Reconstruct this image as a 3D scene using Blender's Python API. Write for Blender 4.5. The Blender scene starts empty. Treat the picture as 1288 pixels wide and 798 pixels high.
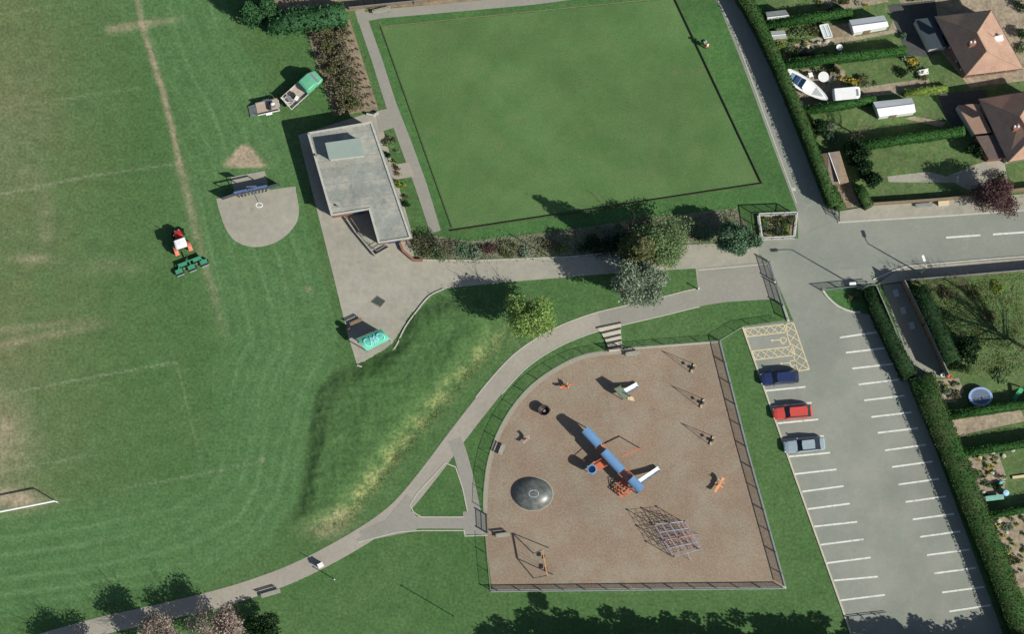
import bpy, bmesh, math, random
import numpy as np
from mathutils import Vector, Matrix, Quaternion
random.seed(7); RNG = np.random.default_rng(7)
R = math.radians
scn = bpy.context.scene
COL = scn.collection

# ------------------------------------------------------------ camera
S = 0.088                                   # metres per photo pixel at the ground in the picture centre
HF = R(20.0); TILT = R(6.0)
DIST = 1288 * S / 2 / math.tan(HF / 2)
CAMP = Vector((0, -DIST * math.sin(TILT), DIST * math.cos(TILT)))
cd = bpy.data.cameras.new('camera'); cd.angle = HF; cd.sensor_fit = 'HORIZONTAL'
cd.clip_start = 1; cd.clip_end = 5000
cam = bpy.data.objects.new('camera', cd); COL.objects.link(cam)
cam.location = CAMP; cam.rotation_euler = (TILT, 0, 0)
scn.camera = cam
FPX = 644 / math.tan(HF / 2)

# ------------------------------------------------------------ sky and sun
SUNV = Vector((1.08, -0.63, 0.98)).normalized()      # towards the sun
w = bpy.data.worlds.new("World"); scn.world = w; w.use_nodes = True
nt = w.node_tree
sky = nt.nodes.new('ShaderNodeTexSky'); sky.sky_type = 'NISHITA'; sky.sun_disc = False
sky.sun_elevation = math.asin(SUNV.z); sky.sun_rotation = math.atan2(SUNV.x, SUNV.y)
bg = nt.nodes['Background']; bg.inputs['Strength'].default_value = 0.078
nt.links.new(sky.outputs[0], bg.inputs['Color'])
sd = bpy.data.lights.new('sun', 'SUN'); sd.energy = 5.0; sd.angle = R(0.5); sd.color = (1.0, 0.965, 0.90)
so = bpy.data.objects.new('sun', sd); COL.objects.link(so)
so.rotation_euler = (-SUNV).to_track_quat('-Z', 'Y').to_euler(); so.location = (60, -40, 80)
vs = scn.view_settings
vs.view_transform = 'Standard'; vs.look = 'None'; vs.gamma = 1; vs.exposure = 0.08; vs.use_curve_mapping = False

# ------------------------------------------------------------ helpers
def W(px, py, z=0.0):
    """point of the place, at height z, that the photo shows at pixel px, py"""
    d = Vector(((px - 644) / FPX, -(py - 399) / FPX, -1.0))
    c, s = math.cos(TILT), math.sin(TILT)
    d = Vector((d.x, d.y * c - d.z * s, d.y * s + d.z * c))
    t = (z - CAMP.z) / d.z
    return CAMP + d * t
def G(px, py, z=0.0):
    p = W(px, py, 0); p.z = z; return p

def link(o): COL.objects.link(o); return o
def tag(o, label=None, cat=None, group=None, kind=None):
    if label: o['label'] = label
    if cat: o['category'] = cat
    if group: o['group'] = group
    if kind: o['kind'] = kind
    return o
def thing(name, label, cat, loc, rz=0.0, group=None):
    o = bpy.data.objects.new(name, None); o.empty_display_size = .3
    link(o); o.location = loc; o.rotation_euler = (0, 0, rz)
    return tag(o, label, cat, group)
def copy_tree(o, parent=None):
    c = o.copy(); COL.objects.link(c); c.parent = parent
    for ch in list(o.children): copy_tree(ch, c)
    return c

class MB:
    """collects faces in world coordinates (or in local ones when base is zero)"""
    def __init__(s): s.v = []; s.f = []
    def add(s, vs, fs):
        n = len(s.v); s.v += [tuple(v) for v in vs]; s.f += [tuple(i + n for i in f) for f in fs]; return s
    def box(s, c, sz, rz=0):
        x, y, z = [k / 2 for k in sz]; ca, sa = math.cos(rz), math.sin(rz)
        vs = []
        for dz in (-z, z):
            for dx, dy in ((-x, -y), (x, -y), (x, y), (-x, y)):
                vs.append((c[0] + dx * ca - dy * sa, c[1] + dx * sa + dy * ca, c[2] + dz))
        return s.add(vs, [(3, 2, 1, 0), (4, 5, 6, 7), (0, 1, 5, 4), (1, 2, 6, 5), (2, 3, 7, 6), (3, 0, 4, 7)])
    def beam(s, a, b, w, h):
        a = Vector(a); b = Vector(b); d = (b - a).normalized()
        up = Vector((0, 0, 1)) if abs(d.z) < .98 else Vector((1, 0, 0))
        x = d.cross(up).normalized() * w / 2; y = x.cross(d).normalized() * h / 2
        vs = [p + e for p in (a, b) for e in (-x - y, x - y, x + y, -x + y)]
        return s.add(vs, [(3, 2, 1, 0), (4, 5, 6, 7), (0, 1, 5, 4), (1, 2, 6, 5), (2, 3, 7, 6), (3, 0, 4, 7)])
    def tube(s, pts, r, n=6, caps=True):
        pts = [Vector(p) for p in pts]
        rs = r if isinstance(r, (list, tuple)) else [r] * len(pts)
        b = len(s.v)
        for i, p in enumerate(pts):
            d = (pts[min(i + 1, len(pts) - 1)] - pts[max(i - 1, 0)]).normalized()
            up = Vector((0, 0, 1)) if abs(d.z) < .9 else Vector((1, 0, 0))
            x = d.cross(up).normalized(); y = x.cross(d)
            for k in range(n):
                a = 2 * math.pi * k / n
                s.v.append(tuple(p + (x * math.cos(a) + y * math.sin(a)) * rs[i]))
        for i in range(len(pts) - 1):
            for k in range(n):
                s.f.append((b + i * n + k, b + (i + 1) * n + k, b + (i + 1) * n + (k + 1) % n, b + i * n + (k + 1) % n))
        if caps:
            s.f.append(tuple(b + k for k in range(n)))
            s.f.append(tuple(b + (len(pts) - 1) * n + k for k in reversed(range(n))))
        return s
    def prism(s, pts, z0, z1):
        n = len(pts); ar = sum(pts[i][0] * pts[(i + 1) % n][1] - pts[(i + 1) % n][0] * pts[i][1] for i in range(n))
        if ar < 0: pts = list(reversed(pts))
        vs = [(p[0], p[1], z0) for p in pts] + [(p[0], p[1], z1) for p in pts]
        return s.add(vs, [tuple(reversed(range(n))), tuple(range(n, 2 * n))] +
                     [(i, (i + 1) % n, n + (i + 1) % n, n + i) for i in range(n)])
    def poly(s, pts, z=None):
        vs = [(p[0], p[1], p[2] if z is None else z) for p in pts]
        n = len(vs); ar = sum(vs[i][0] * vs[(i + 1) % n][1] - vs[(i + 1) % n][0] * vs[i][1] for i in range(n))
        if ar < 0: vs.reverse()
        return s.add(vs, [tuple(range(n))])
    def lathe(s, c, prof, n=20, sx=1, sy=1):
        b = len(s.v)
        for r, z in prof:
            for k in range(n):
                a = 2 * math.pi * k / n
                s.v.append((c[0] + r * math.cos(a) * sx, c[1] + r * math.sin(a) * sy, c[2] + z))
        for i in range(len(prof) - 1):
            for k in range(n):
                s.f.append((b + i * n + k, b + i * n + (k + 1) % n, b + (i + 1) * n + (k + 1) % n, b + (i + 1) * n + k))
        s.f.append(tuple(b + k for k in reversed(range(n))))
        s.f.append(tuple(b + (len(prof) - 1) * n + k for k in range(n)))
        return s
    def ball(s, c, r, n=8):
        rr = r if isinstance(r, (list, tuple)) else (r, r, r)
        prof = [(max(.02, math.sin(math.pi * i / n)), -math.cos(math.pi * i / n)) for i in range(n + 1)]
        b = len(s.v); s.lathe((0, 0, 0), prof, n + 2)
        for i in range(b, len(s.v)):
            v = s.v[i]; s.v[i] = (c[0] + v[0] * rr[0], c[1] + v[1] * rr[1], c[2] + v[2] * rr[2])
        return s
    def ribbon(s, pts, w, z0, z1):
        """strip of width w along world points, from height z0 to z1 (flat if equal)"""
        P = [Vector((p[0], p[1])) for p in pts]; L = []; Rr = []
        for i, p in enumerate(P):
            a = (P[i] - P[i - 1]).normalized() if i else None
            b_ = (P[i + 1] - P[i]).normalized() if i < len(P) - 1 else None
            d = ((a or b_) + (b_ or a)).normalized(); nrm = Vector((-d.y, d.x))
            k = 1.0
            if a and b_: k = 1 / max(.5, math.sqrt((1 + a.dot(b_)) / 2))
            ww = w[i] if isinstance(w, (list, tuple)) else w
            L.append(p + nrm * ww / 2 * k); Rr.append(p - nrm * ww / 2 * k)
        n = len(P)
        if z0 == z1:
            vs = [(p.x, p.y, z1) for p in L] + [(p.x, p.y, z1) for p in Rr]
            return s.add(vs, [(n + i, n + i + 1, i + 1, i) for i in range(n - 1)])
        vs = [(p.x, p.y, z) for z in (z0, z1) for q in (L, Rr) for p in q]
        fs = []
        for i in range(n - 1):
            l0, r0, l1, r1 = i, n + i, 2 * n + i, 3 * n + i
            fs += [(r1, r1 + 1, l1 + 1, l1), (l0, l0 + 1, r0 + 1, r0), (l1, l1 + 1, l0 + 1, l0), (r0, r0 + 1, r1 + 1, r1)]
        fs += [(0, n, 3 * n, 2 * n), (n - 1, 3 * n - 1, 4 * n - 1, 2 * n - 1)]
        return s.add(vs, fs)
    def build(s, name, mat, parent=None, smooth=False, loc=None, world=True):
        me = bpy.data.meshes.new(name)
        base = Vector((0, 0, 0))
        if parent is not None and world:
            base = parent.location.copy(); q = parent
            while q.parent: q = q.parent; base += q.location
        elif loc is not None: base = Vector(loc)
        me.from_pydata([tuple(Vector(v) - base) for v in s.v], [], s.f)
        me.update()
        if any(len(f) > 4 for f in s.f):
            bm = bmesh.new(); bm.from_mesh(me)
            bmesh.ops.triangulate(bm, faces=[f for f in bm.faces if len(f.verts) > 4])
            bm.to_mesh(me); bm.free()
        o = link(bpy.data.objects.new(name, me)); me.materials.append(mat)
        if smooth:
            for p in me.polygons: p.use_smooth = True
        if parent is not None: o.parent = parent
        elif loc is not None: o.location = base
        return o

def arr_mesh(name, V, F, mat, parent=None, loc=None):
    me = bpy.data.meshes.new(name)
    base = np.zeros(3)
    if parent is not None: base = np.array(parent.location)
    elif loc is not None: base = np.array(loc)
    V = np.asarray(V, dtype=np.float32) - base.astype(np.float32)
    me.vertices.add(len(V)); me.vertices.foreach_set('co', V.ravel())
    k = F.shape[1]
    me.loops.add(F.size); me.loops.foreach_set('vertex_index', F.ravel().astype(np.int32))
    me.polygons.add(len(F)); me.polygons.foreach_set('loop_start', np.arange(0, F.size, k, dtype=np.int32))
    me.update(calc_edges=True)
    o = link(bpy.data.objects.new(name, me)); me.materials.append(mat)
    if parent is not None: o.parent = parent
    elif loc is not None: o.location = tuple(base)
    return o

# ------------------------------------------------------------ materials
def M(name, col, rough=.85, var=.2, scale=2.5, big=0, bigscale=.12, metal=0, spec=.3, island=0, tint=None, coat=0, tscale=None, spot=None, spots=(.62, .72, .5)):
    m = bpy.data.materials.new(name); m.use_nodes = True
    t = m.node_tree; n = t.nodes; l = t.links; b = n['Principled BSDF']
    b.inputs['Roughness'].default_value = rough; b.inputs['Metallic'].default_value = metal
    b.inputs['Specular IOR Level'].default_value = spec; b.inputs['Coat Weight'].default_value = coat
    tc = n.new('ShaderNodeTexCoord')
    out = None
    def noise(sc, det=6, ro=.6):
        q = n.new('ShaderNodeTexNoise'); q.inputs['Scale'].default_value = sc
        q.inputs['Detail'].default_value = det; q.inputs['Roughness'].default_value = ro
        l.new(tc.outputs['Object'], q.inputs['Vector']); return q.outputs['Fac']
    def rng(x, a, c_, lo, hi):
        q = n.new('ShaderNodeMapRange'); q.inputs[1].default_value = a; q.inputs[2].default_value = c_
        q.inputs[3].default_value = lo; q.inputs[4].default_value = hi; l.new(x, q.inputs[0]); return q.outputs[0]
    val = rng(noise(scale), .3, .7, 1 - var, 1 + var)
    def mul(a, b_):
        q = n.new('ShaderNodeMath'); q.operation = 'MULTIPLY'; l.new(a, q.inputs[0]); l.new(b_, q.inputs[1]); return q.outputs[0]
    if big: val = mul(val, rng(noise(bigscale, 4, .65), .32, .68, 1 - big, 1 + big))
    if island:
        g = n.new('ShaderNodeNewGeometry')
        val = mul(val, rng(g.outputs['Random Per Island'], 0, 1, 1 - island, 1 + island))
    base = n.new('ShaderNodeRGB'); base.outputs[0].default_value = (*col, 1); c0 = base.outputs[0]
    if tint:
        mx = n.new('ShaderNodeMix'); mx.data_type = 'RGBA'; l.new(c0, mx.inputs[6]); mx.inputs[7].default_value = (*tint, 1)
        l.new(rng(noise(tscale or scale * .37 + .05, 5, .7), .42, .62, 0, 1), mx.inputs[0]); c0 = mx.outputs[2]
    if spot:
        mx = n.new('ShaderNodeMix'); mx.data_type = 'RGBA'; l.new(c0, mx.inputs[6]); mx.inputs[7].default_value = (*spot, 1)
        l.new(rng(noise(spots[2], 7, .72), spots[0], spots[1], 0, .85), mx.inputs[0]); c0 = mx.outputs[2]
    vm = n.new('ShaderNodeVectorMath'); vm.operation = 'SCALE'
    l.new(c0, vm.inputs[0]); l.new(val, vm.inputs['Scale'])
    l.new(vm.outputs[0], b.inputs['Base Color'])
    return m

asphalt = M('asphalt_car_park', (.226, .243, .200), .9, .05, 3, .10, .07, tint=(.268, .272, .228), tscale=.22, spot=(.175, .182, .16), spots=(.62, .78, .45))
road_m = M('asphalt_road', (.238, .252, .208), .9, .06, 3, .10, .08, tint=(.215, .232, .195), tscale=.25, spot=(.3, .3, .255), spots=(.58, .7, .35))
pave_m = M('paving_concrete', (.335, .315, .25), .9, .08, 2, .10, .13, tint=(.295, .285, .23), spot=(.22, .215, .17), spots=(.60, .74, .6))
path_m = M('path_tarmac', (.32, .295, .24), .9, .08, 2.5, .09, .2)
path2_m = M('path_tarmac_grey', (.265, .255, .215), .9, .07, 2.5, .06, .2)
edge_m = M('concrete_edging', (.42, .41, .33), .9, .12, 4)
kerb_m = M('kerb_concrete', (.46, .45, .39), .9, .12, 3)
paint_m = M('white_road_paint', (.66, .66, .60), .8, .12, 3, spot=(.34, .345, .3), spots=(.52, .68, 1.6))
ypaint_m = M('cream_road_paint', (.58, .50, .30), .8, .14, 3)
rubber_m = M('playground_surface', (.25, .185, .13), .95, .22, 5, .12, .09, tint=(.268, .222, .162), tscale=.3, spot=(.15, .115, .085), spots=(.58, .76, .36))
soil_m = M('bare_soil', (.27, .21, .14), .95, .25, 2.5, .15, .3, tint=(.2, .16, .11))
gravel_m = M('garden_gravel', (.34, .28, .2), .95, .25, 3, .12, .4, tint=(.24, .2, .14))
lawn_m = M('garden_lawn', (.078, .142, .043), .95, .28, 3.5, .18, .3, tint=(.125, .16, .065), spot=(.05, .095, .028), spots=(.55, .72, .45))
verge_m = M('verge_grass', (.048, .128, .034), .95, .28, 4, .2, .15, tint=(.072, .145, .044), spot=(.11, .155, .056), spots=(.60, .76, .9))
green_m = M('bowling_green_grass', (.092, .168, .055), .95, .18, 5, .16, .07, tint=(.074, .148, .044), tscale=.16, spot=(.135, .165, .068), spots=(.54, .78, .35))
roof_felt = M('roof_felt', (.25, .268, .235), .9, .14, 2.2, .2, .35, tint=(.35, .335, .28), tscale=.5, spot=(.12, .13, .115), spots=(.53, .72, .7))
felt_light = M('roof_trim', (.42, .42, .36), .9, .15, 2.5)
brick_m = M('red_brick', (.25, .12, .08), .9, .2, 6)
render_m = M('painted_render', (.5, .48, .42), .9, .12, 2)
tile_m = M('roof_tiles', (.46, .29, .21), .85, .2, 7, .14, .6, spot=(.33, .21, .16), spots=(.55, .75, 1.2))
wood_m = M('weathered_wood', (.23, .17, .11), .85, .25, 5)
bark_m = M('bark', (.09, .07, .05), .95, .25, 5)
metal_d = M('dark_painted_metal', (.035, .04, .04), .5, .1, 3)
metal_g = M('galvanised_metal', (.36, .39, .37), .45, .12, 3, metal=.6)
steel_m = M('stainless_steel', (.74, .78, .8), .35, .05, 3, metal=.15)
white_m = M('white_paint', (.78, .78, .75), .5, .06, 2)
glass_d = M('tinted_glass', (.02, .025, .03), .08, .05, 2, spec=.6)
glass_w = M('greenhouse_glass', (.5, .58, .56), .25, .08, 1.5)
tyre_m = M('tyre_rubber', (.015, .015, .015), .9, .1, 3)
black_m = M('black_plastic', (.018, .018, .02), .6, .1, 3)
blue_m = M('blue_play_plastic', (.14, .27, .45), .4, .08, 2)
bluedk_m = M('dark_blue_paint', (.03, .055, .13), .5, .1, 2)
orange_m = M('orange_red_paint', (.58, .16, .075), .5, .1, 2)
cream_m = M('cream_paint', (.62, .5, .3), .6, .1, 2)
turq_m = M('turquoise_paint', (.10, .46, .30), .55, .13, 1.5)
graff_m = M('pale_blue_spray_paint', (.30, .62, .68), .6, .1, 2)
tgreen_m = M('green_vehicle_paint', (.12, .40, .23), .4, .06, 2)
mower_m = M('green_machine_paint', (.05, .26, .13), .5, .15, 3)
red_m = M('red_vehicle_paint', (.50, .04, .03), .35, .06, 2, coat=.4)
navy_m = M('navy_car_paint', (.022, .035, .10), .3, .06, 2, coat=.5)
silver_m = M('silver_blue_car_paint', (.30, .37, .40), .32, .06, 2, coat=.4)
carred_m = M('faded_red_car_paint', (.55, .075, .06), .35, .06, 2, coat=.4)
skin_m = M('skin', (.5, .32, .24), .6, .05, 3)
hivis_m = M('orange_work_jacket', (.75, .26, .1), .8, .1, 3)
trous_m = M('dark_trousers', (.06, .05, .045), .9, .1, 3)
cap_m = M('pale_cap', (.75, .72, .66), .8, .1, 3)
def leafmat(name, col, isl=.35, tint=None, tl=.3):
    m = M(name, col, .75, .15, .9, island=isl, spec=.2, tint=tint); t = m.node_tree; b = t.nodes['Principled BSDF']
    tr = t.nodes.new('ShaderNodeBsdfTranslucent'); mx = t.nodes.new('ShaderNodeMixShader'); mx.inputs[0].default_value = tl
    t.links.new(b.inputs['Base Color'].links[0].from_socket, tr.inputs['Color'])
    t.links.new(b.outputs[0], mx.inputs[1]); t.links.new(tr.outputs[0], mx.inputs[2])
    t.links.new(mx.outputs[0], [n for n in t.nodes if n.type == 'OUTPUT_MATERIAL'][0].inputs['Surface']); return m
hedge_l = leafmat('hedge_leaves', (.042, .108, .026), .35, (.068, .105, .034))
hedge2_l = leafmat('garden_hedge_leaves', (.04, .12, .026), .3)
spring_l = leafmat('spring_leaves', (.27, .40, .115), .25)
midgreen_l = leafmat('mid_green_leaves', (.19, .28, .12), .22)
silverleaf_l = leafmat('silver_leaves', (.26, .32, .22), .28)
bluegreen_l = leafmat('blue_green_leaves', (.13, .23, .13), .3)
dark_l = leafmat('dark_leaves', (.022, .055, .018), .4)
conif_l = leafmat('conifer_leaves', (.05, .135, .05), .4)
blossom_l = leafmat('pale_pink_blossom', (.42, .33, .28), .35)
purple_l = leafmat('purple_leaves', (.13, .075, .07), .4)
brown_l = leafmat('brown_twigs', (.19, .165, .105), .4, (.12, .14, .07))
olive_l = leafmat('olive_leaves', (.15, .165, .07), .4)
yellow_l = leafmat('yellow_flowers', (.5, .42, .08), .4)
lime_l = leafmat('lime_leaves', (.2, .28, .06), .35)

# ------------------------------------------------------------ ground sheet with wear, mowing and the grass bank
def seg_dist(X, Y, pts, signed=False):
    best = np.full(X.shape, 1e9); T = np.zeros(X.shape); sg = np.ones(X.shape)
    n = len(pts) - 1
    for i in range(n):
        ax, ay = pts[i][:2]; bx, by = pts[i + 1][:2]; dx, dy = bx - ax, by - ay
        t = np.clip(((X - ax) * dx + (Y - ay) * dy) / (dx * dx + dy * dy), 0, 1)
        d = np.hypot(X - ax - t * dx, Y - ay - t * dy); m = d < best
        best = np.where(m, d, best); T = np.where(m, (i + t) / n, T)
        sg = np.where(m, np.sign(dx * (Y - ay) - dy * (X - ax)), sg)
    return (best * sg if signed else best), T
def sst(a, b, x):
    t = np.clip((x - a) / (b - a), 0, 1); return t * t * (3 - 2 * t)

xs = np.concatenate([[-5200, -2200, -900, -350, -120], np.arange(-40, 1331, 2.4), [1400, 1650, 2200, 3500, 6500]])
ys = np.concatenate([[-4200, -1800, -800, -300, -100], np.arange(-30, 833, 2.4), [900, 1100, 1600, 2600, 5000]])
X, Y = np.meshgrid(xs, ys)
d_ = np.stack([(X - 644) / FPX, -(Y - 399) / FPX, -np.ones_like(X)], -1)
c_, s_ = math.cos(TILT), math.sin(TILT)
dw = np.stack([d_[..., 0], d_[..., 1] * c_ - d_[..., 2] * s_, d_[..., 1] * s_ + d_[..., 2] * c_], -1)
GP = np.array(CAMP) + dw * (-CAMP.z / dw[..., 2])[..., None]
# bank: steep north-west face (dark in the photo) and a long dry south-east face
face = [(640, 372), (560, 378), (525, 400), (500, 440), (462, 464), (425, 476), (408, 492), (400, 525), (394, 580), (386, 625), (372, 665)]
dry = [(668, 400), (625, 428), (592, 456), (552, 502), (512, 550), (472, 600), (436, 645), (400, 668)]
df, tf = seg_dist(X, Y, face, True)
dd, td = seg_dist(X, Y, dry, True)
inside = sst(-12, 15, -df) * sst(-8, 26, dd) * sst(365, 400, Y) * (1 - sst(640, 672, Y)) * (1 - sst(590, 640, X))
hgt = np.clip(inside, 0, 1) * (.72 + .07 * np.sin(X / 23) + .06 * np.sin(Y / 17 + X / 31))
lump = np.zeros_like(X)
for k in range(14):
    a_ = RNG.uniform(0, 6.28); wl = RNG.uniform(7, 34); lump += np.sin((X * math.cos(a_) + 1.3 * Y * math.sin(a_)) * 2 * math.pi / wl + RNG.uniform(0, 6.28)) * wl / 20
hgt = hgt + (RNG.normal(0, .035, hgt.shape) + .011 * lump) * np.clip(inside * 4, 0, 1) * np.clip(1.4 - inside * .5, 0, 1)
GP[..., 2] = hgt
def g(cx, cy, sx, sy): return np.exp(-((X - cx) / sx) ** 2 - ((Y - cy) / sy) ** 2)
def ln(pts, s, strength=1.0):
    d, t = seg_dist(X, Y, pts); st = np.interp(t, np.linspace(0, 1, len(strength)), strength) if isinstance(strength, (list, tuple)) else strength
    return np.exp(-(d / s) ** 2) * st
worn = ln([(166, -30), (180, 35), (192, 75), (205, 115), (217, 165), (226, 205)], 3.6, [.35, .6, .85, .85, .7, .5])
worn += ln([(226, 205), (236, 245), (246, 290), (257, 330), (266, 360), (285, 440)], 5.5, [.5, .42, .4, .28, .3, .0])
worn += ln([(138, 37), (180, 30), (228, 24)], 5, [.5, .6, .12])
worn += np.clip(1.7 * np.exp(-((X - 308) / (4 + np.clip(Y - 180, 0, 40) * .72)) ** 4) * sst(178, 190, Y) * (1 - sst(206, 213, Y)), 0, 1.2)
worn += g(18, 628, 34, 12) * 1.0 + g(8, 560, 34, 55) * .45 + g(12, 540, 9, 12) * .3
worn += g(42, 326, 24, 6) * .42 + g(145, 335, 40, 10) * .14
worn += ln([(-20, 440), (60, 422), (140, 405)], 6, [.4, .35, .1]) + ln([(-20, 420), (60, 408), (120, 402)], 4, [.3, .3, .1])
worn += ln([(35, 218), (55, 240), (60, 300)], 10, .16) + g(5, 170, 50, 60) * .12
worn += g(388, 364, 4, 4) * .5 + g(330, 578, 3, 3) * .5 + g(410, 668, 26, 12) * .30 + g(430, 650, 20, 14) * .25
line = np.zeros_like(X)
for pts, st in (([(0, 245), (110, 222), (215, 207)], [.6, .5, .3]), ([(0, 497), (110, 476), (222, 456)], [.5, .45, .4]),
                ([(222, 456), (255, 590)], [.3, .12]), ([(0, 594), (125, 571)], [.3, .35]), ([(140, 617), (250, 598), (330, 580)], [.3, .4, .3]),
                ([(70, 632), (95, 628)], [.3, .1]), ([(0, 300), (35, 290)], [.2, .2]), ([(0, 18), (100, 2)], [.25, .1]), ([(0, 136), (180, 110)], [.2, .2])):
    line += ln(pts, 1.5, st)
guide = [(292, -60), (284, 0), (302, 52), (326, 92), (350, 140), (372, 210), (385, 270), (404, 330), (424, 420), (420, 462), (398, 500), (386, 560), (374, 630), (335, 692), (250, 735), (120, 762), (-60, 786)]
dg, tg = seg_dist(X, Y, guide, True)
left = dg > 0
mow = np.where(left, 1 - sst(95, 165, dg + 22 * np.sin(Y / 70.0)), 0) * np.where(left, 1, 0)
mow = np.maximum(mow, (1 - sst(-6, 0, -dg)) * (dg <= 0))
stripe = (.5 + .5 * np.sin(2 * math.pi * (dg + 5 * np.sin(Y / 55) ) / 15.0)) * mow
tracks = np.zeros_like(X)
for off in (24, 52, 74, 103, 128):
    tracks += np.exp(-((dg - off - 4 * np.sin(Y / 80 + off)) / 2.2) ** 2) * mow * .8
tracks *= (.5 + .5 * np.sin(tg * 17 + 1) ** 2)
lush = 1 - np.clip(1.15 * (1 - sst(-30, 210, X)) * (1 - sst(560, 690, Y)), 0, 1)
dryb = ln(dry, 11, [.2, .4, .65, .7, .75, .8, .95, .5])
dryb += g(625, 430, 25, 18) * .2
under = np.where((X > 640) | (dg < 0), 1.0, 0.0)
Vg = GP.reshape(-1, 3); nx, ny = len(xs), len(ys)
idx = np.arange(nx * ny).reshape(ny, nx)
Fg = np.stack([idx[:-1, :-1], idx[1:, :-1], idx[1:, 1:], idx[:-1, 1:]], -1).reshape(-1, 4)

gm = bpy.data.materials.new('park_grass'); gm.use_nodes = True
t = gm.node_tree; n = t.nodes; l = t.links; pb = n['Principled BSDF']
pb.inputs['Roughness'].default_value = .95; pb.inputs['Specular IOR Level'].default_value = .15
tc = n.new('ShaderNodeTexCoord')
def nz(sc, det=6, ro=.65, vec=None):
    q = n.new('ShaderNodeTexNoise'); q.inputs['Scale'].default_value = sc; q.inputs['Detail'].default_value = det
    q.inputs['Roughness'].default_value = ro; l.new(vec or tc.outputs['Object'], q.inputs['Vector']); return q.outputs['Fac']
def mr(x, a, b, lo, hi):
    q = n.new('ShaderNodeMapRange'); q.inputs[1].default_value = a; q.inputs[2].default_value = b
    q.inputs[3].default_value = lo; q.inputs[4].default_value = hi; l.new(x, q.inputs[0]); return q.outputs[0]
def mth(op, a, b):
    q = n.new('ShaderNodeMath'); q.operation = op
    for i, k in enumerate((a, b)):
        if isinstance(k, (int, float)): q.inputs[i].default_value = k
        else: l.new(k, q.inputs[i])
    return q.outputs[0]
def mix(f, a, b):
    q = n.new('ShaderNodeMix'); q.data_type = 'RGBA'; l.new(f, q.inputs[0])
    for i, k in ((6, a), (7, b)):
        if isinstance(k, tuple): q.inputs[i].default_value = (*k, 1)
        else: l.new(k, q.inputs[i])
    return q.outputs[2]
def att(nm):
    q = n.new('ShaderNodeAttribute'); q.attribute_name = nm; s = n.new('ShaderNodeSeparateColor'); l.new(q.outputs['Color'], s.inputs[0]); return s.outputs
A1 = att('wear'); A2 = att('grass')
n_f = nz(3.2); n_m = nz(.7, 6, .7); n_b = nz(.09, 5, .6)
sc_ = n.new('ShaderNodeVectorMath'); sc_.operation = 'MULTIPLY'; sc_.inputs[1].default_value = (.5, 1.6, 1); l.new(tc.outputs['Object'], sc_.inputs[0])
n_s = nz(1.1, 5, .7, sc_.outputs[0])
c = mix(A2[0], (.130, .158, .068), (.064, .134, .042))               # olive pitch -> lush
c = mix(mr(n_b, .38, .62, 0, .7), c, (.085, .152, .055))
c = mix(mth('MULTIPLY', A2[1], .75), c, (.074, .158, .055))            # mown headland
c = mix(mth('MINIMUM', mth('MULTIPLY', A2[2], .85), 1.0), c, (.125, .215, .09))              # stripes
c = mix(mth('MULTIPLY', mr(n_s, .55, .72, 0, .55), mth('SUBTRACT', 1.0, A2[0])), c, (.17, .16, .085))
wv = mth('MULTIPLY', mth('MULTIPLY', A1[1], mr(n_m, .40, .60, .05, 1.2)), mr(n_f, .36, .58, .35, 1.15)); c = mix(wv, c, (.235, .25, .10))   # dry grass
wv = mth('MULTIPLY', A1[0], mr(n_m, .3, .65, .55, 1.3)); q = mth('MINIMUM', wv, 1.0); c = mix(q, c, (.35, .285, .195))
c = mix(mth('MULTIPLY', A1[2], mr(n_f, .35, .65, .3, 1)), c, (.3, .34, .22))
v = mth('MULTIPLY', mr(n_f, .3, .7, .64, 1.34), mr(n_m, .3, .7, .82, 1.17))
vm = n.new('ShaderNodeVectorMath'); vm.operation = 'SCALE'; l.new(c, vm.inputs[0]); l.new(v, vm.inputs['Scale'])
l.new(vm.outputs[0], pb.inputs['Base Color'])
ground = arr_mesh('ground', Vg, Fg, gm); tag(ground, kind='structure')
def setcol(nm, ch):
    a = ground.data.color_attributes.new(nm, 'FLOAT_COLOR', 'POINT')
    buf = np.ones((nx * ny, 4), np.float32)
    for i, k in enumerate(ch): buf[:, i] = np.clip(k, 0, 1.3).reshape(-1)
    a.data.foreach_set('color', buf.ravel())
setcol('wear', (worn, dryb, line)); setcol('grass', (lush, mow * .9, np.clip(stripe * .24 + tracks * .8, 0, 1)))
for p in ground.data.polygons: p.use_smooth = True

def sheet(name, pts, z, mat, kind='structure'):
    o = MB().poly([G(*p) for p in pts], z).build(name, mat); return tag(o, kind=kind)
def strip(name, pts, wid, z0, z1, mat, kind='structure'):
    o = MB().ribbon([G(*p) for p in pts], wid, z0, z1).build(name, mat); return tag(o, kind=kind)
def spline(pts, k=6):
    out = []
    P = [pts[0]] + list(pts) + [pts[-1]]
    for i in range(1, len(P) - 2):
        for j in range(k):
            t = j / k; a, b, c, d = P[i - 1], P[i], P[i + 1], P[i + 2]
            out.append(tuple(.5 * (2 * b[q] + (c[q] - a[q]) * t + (2 * a[q] - 5 * b[q] + 4 * c[q] - d[q]) * t * t + (3 * b[q] - a[q] - 3 * c[q] + d[q]) * t ** 3) for q in range(2)))
    out.append(tuple(pts[-1])); return out

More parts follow.
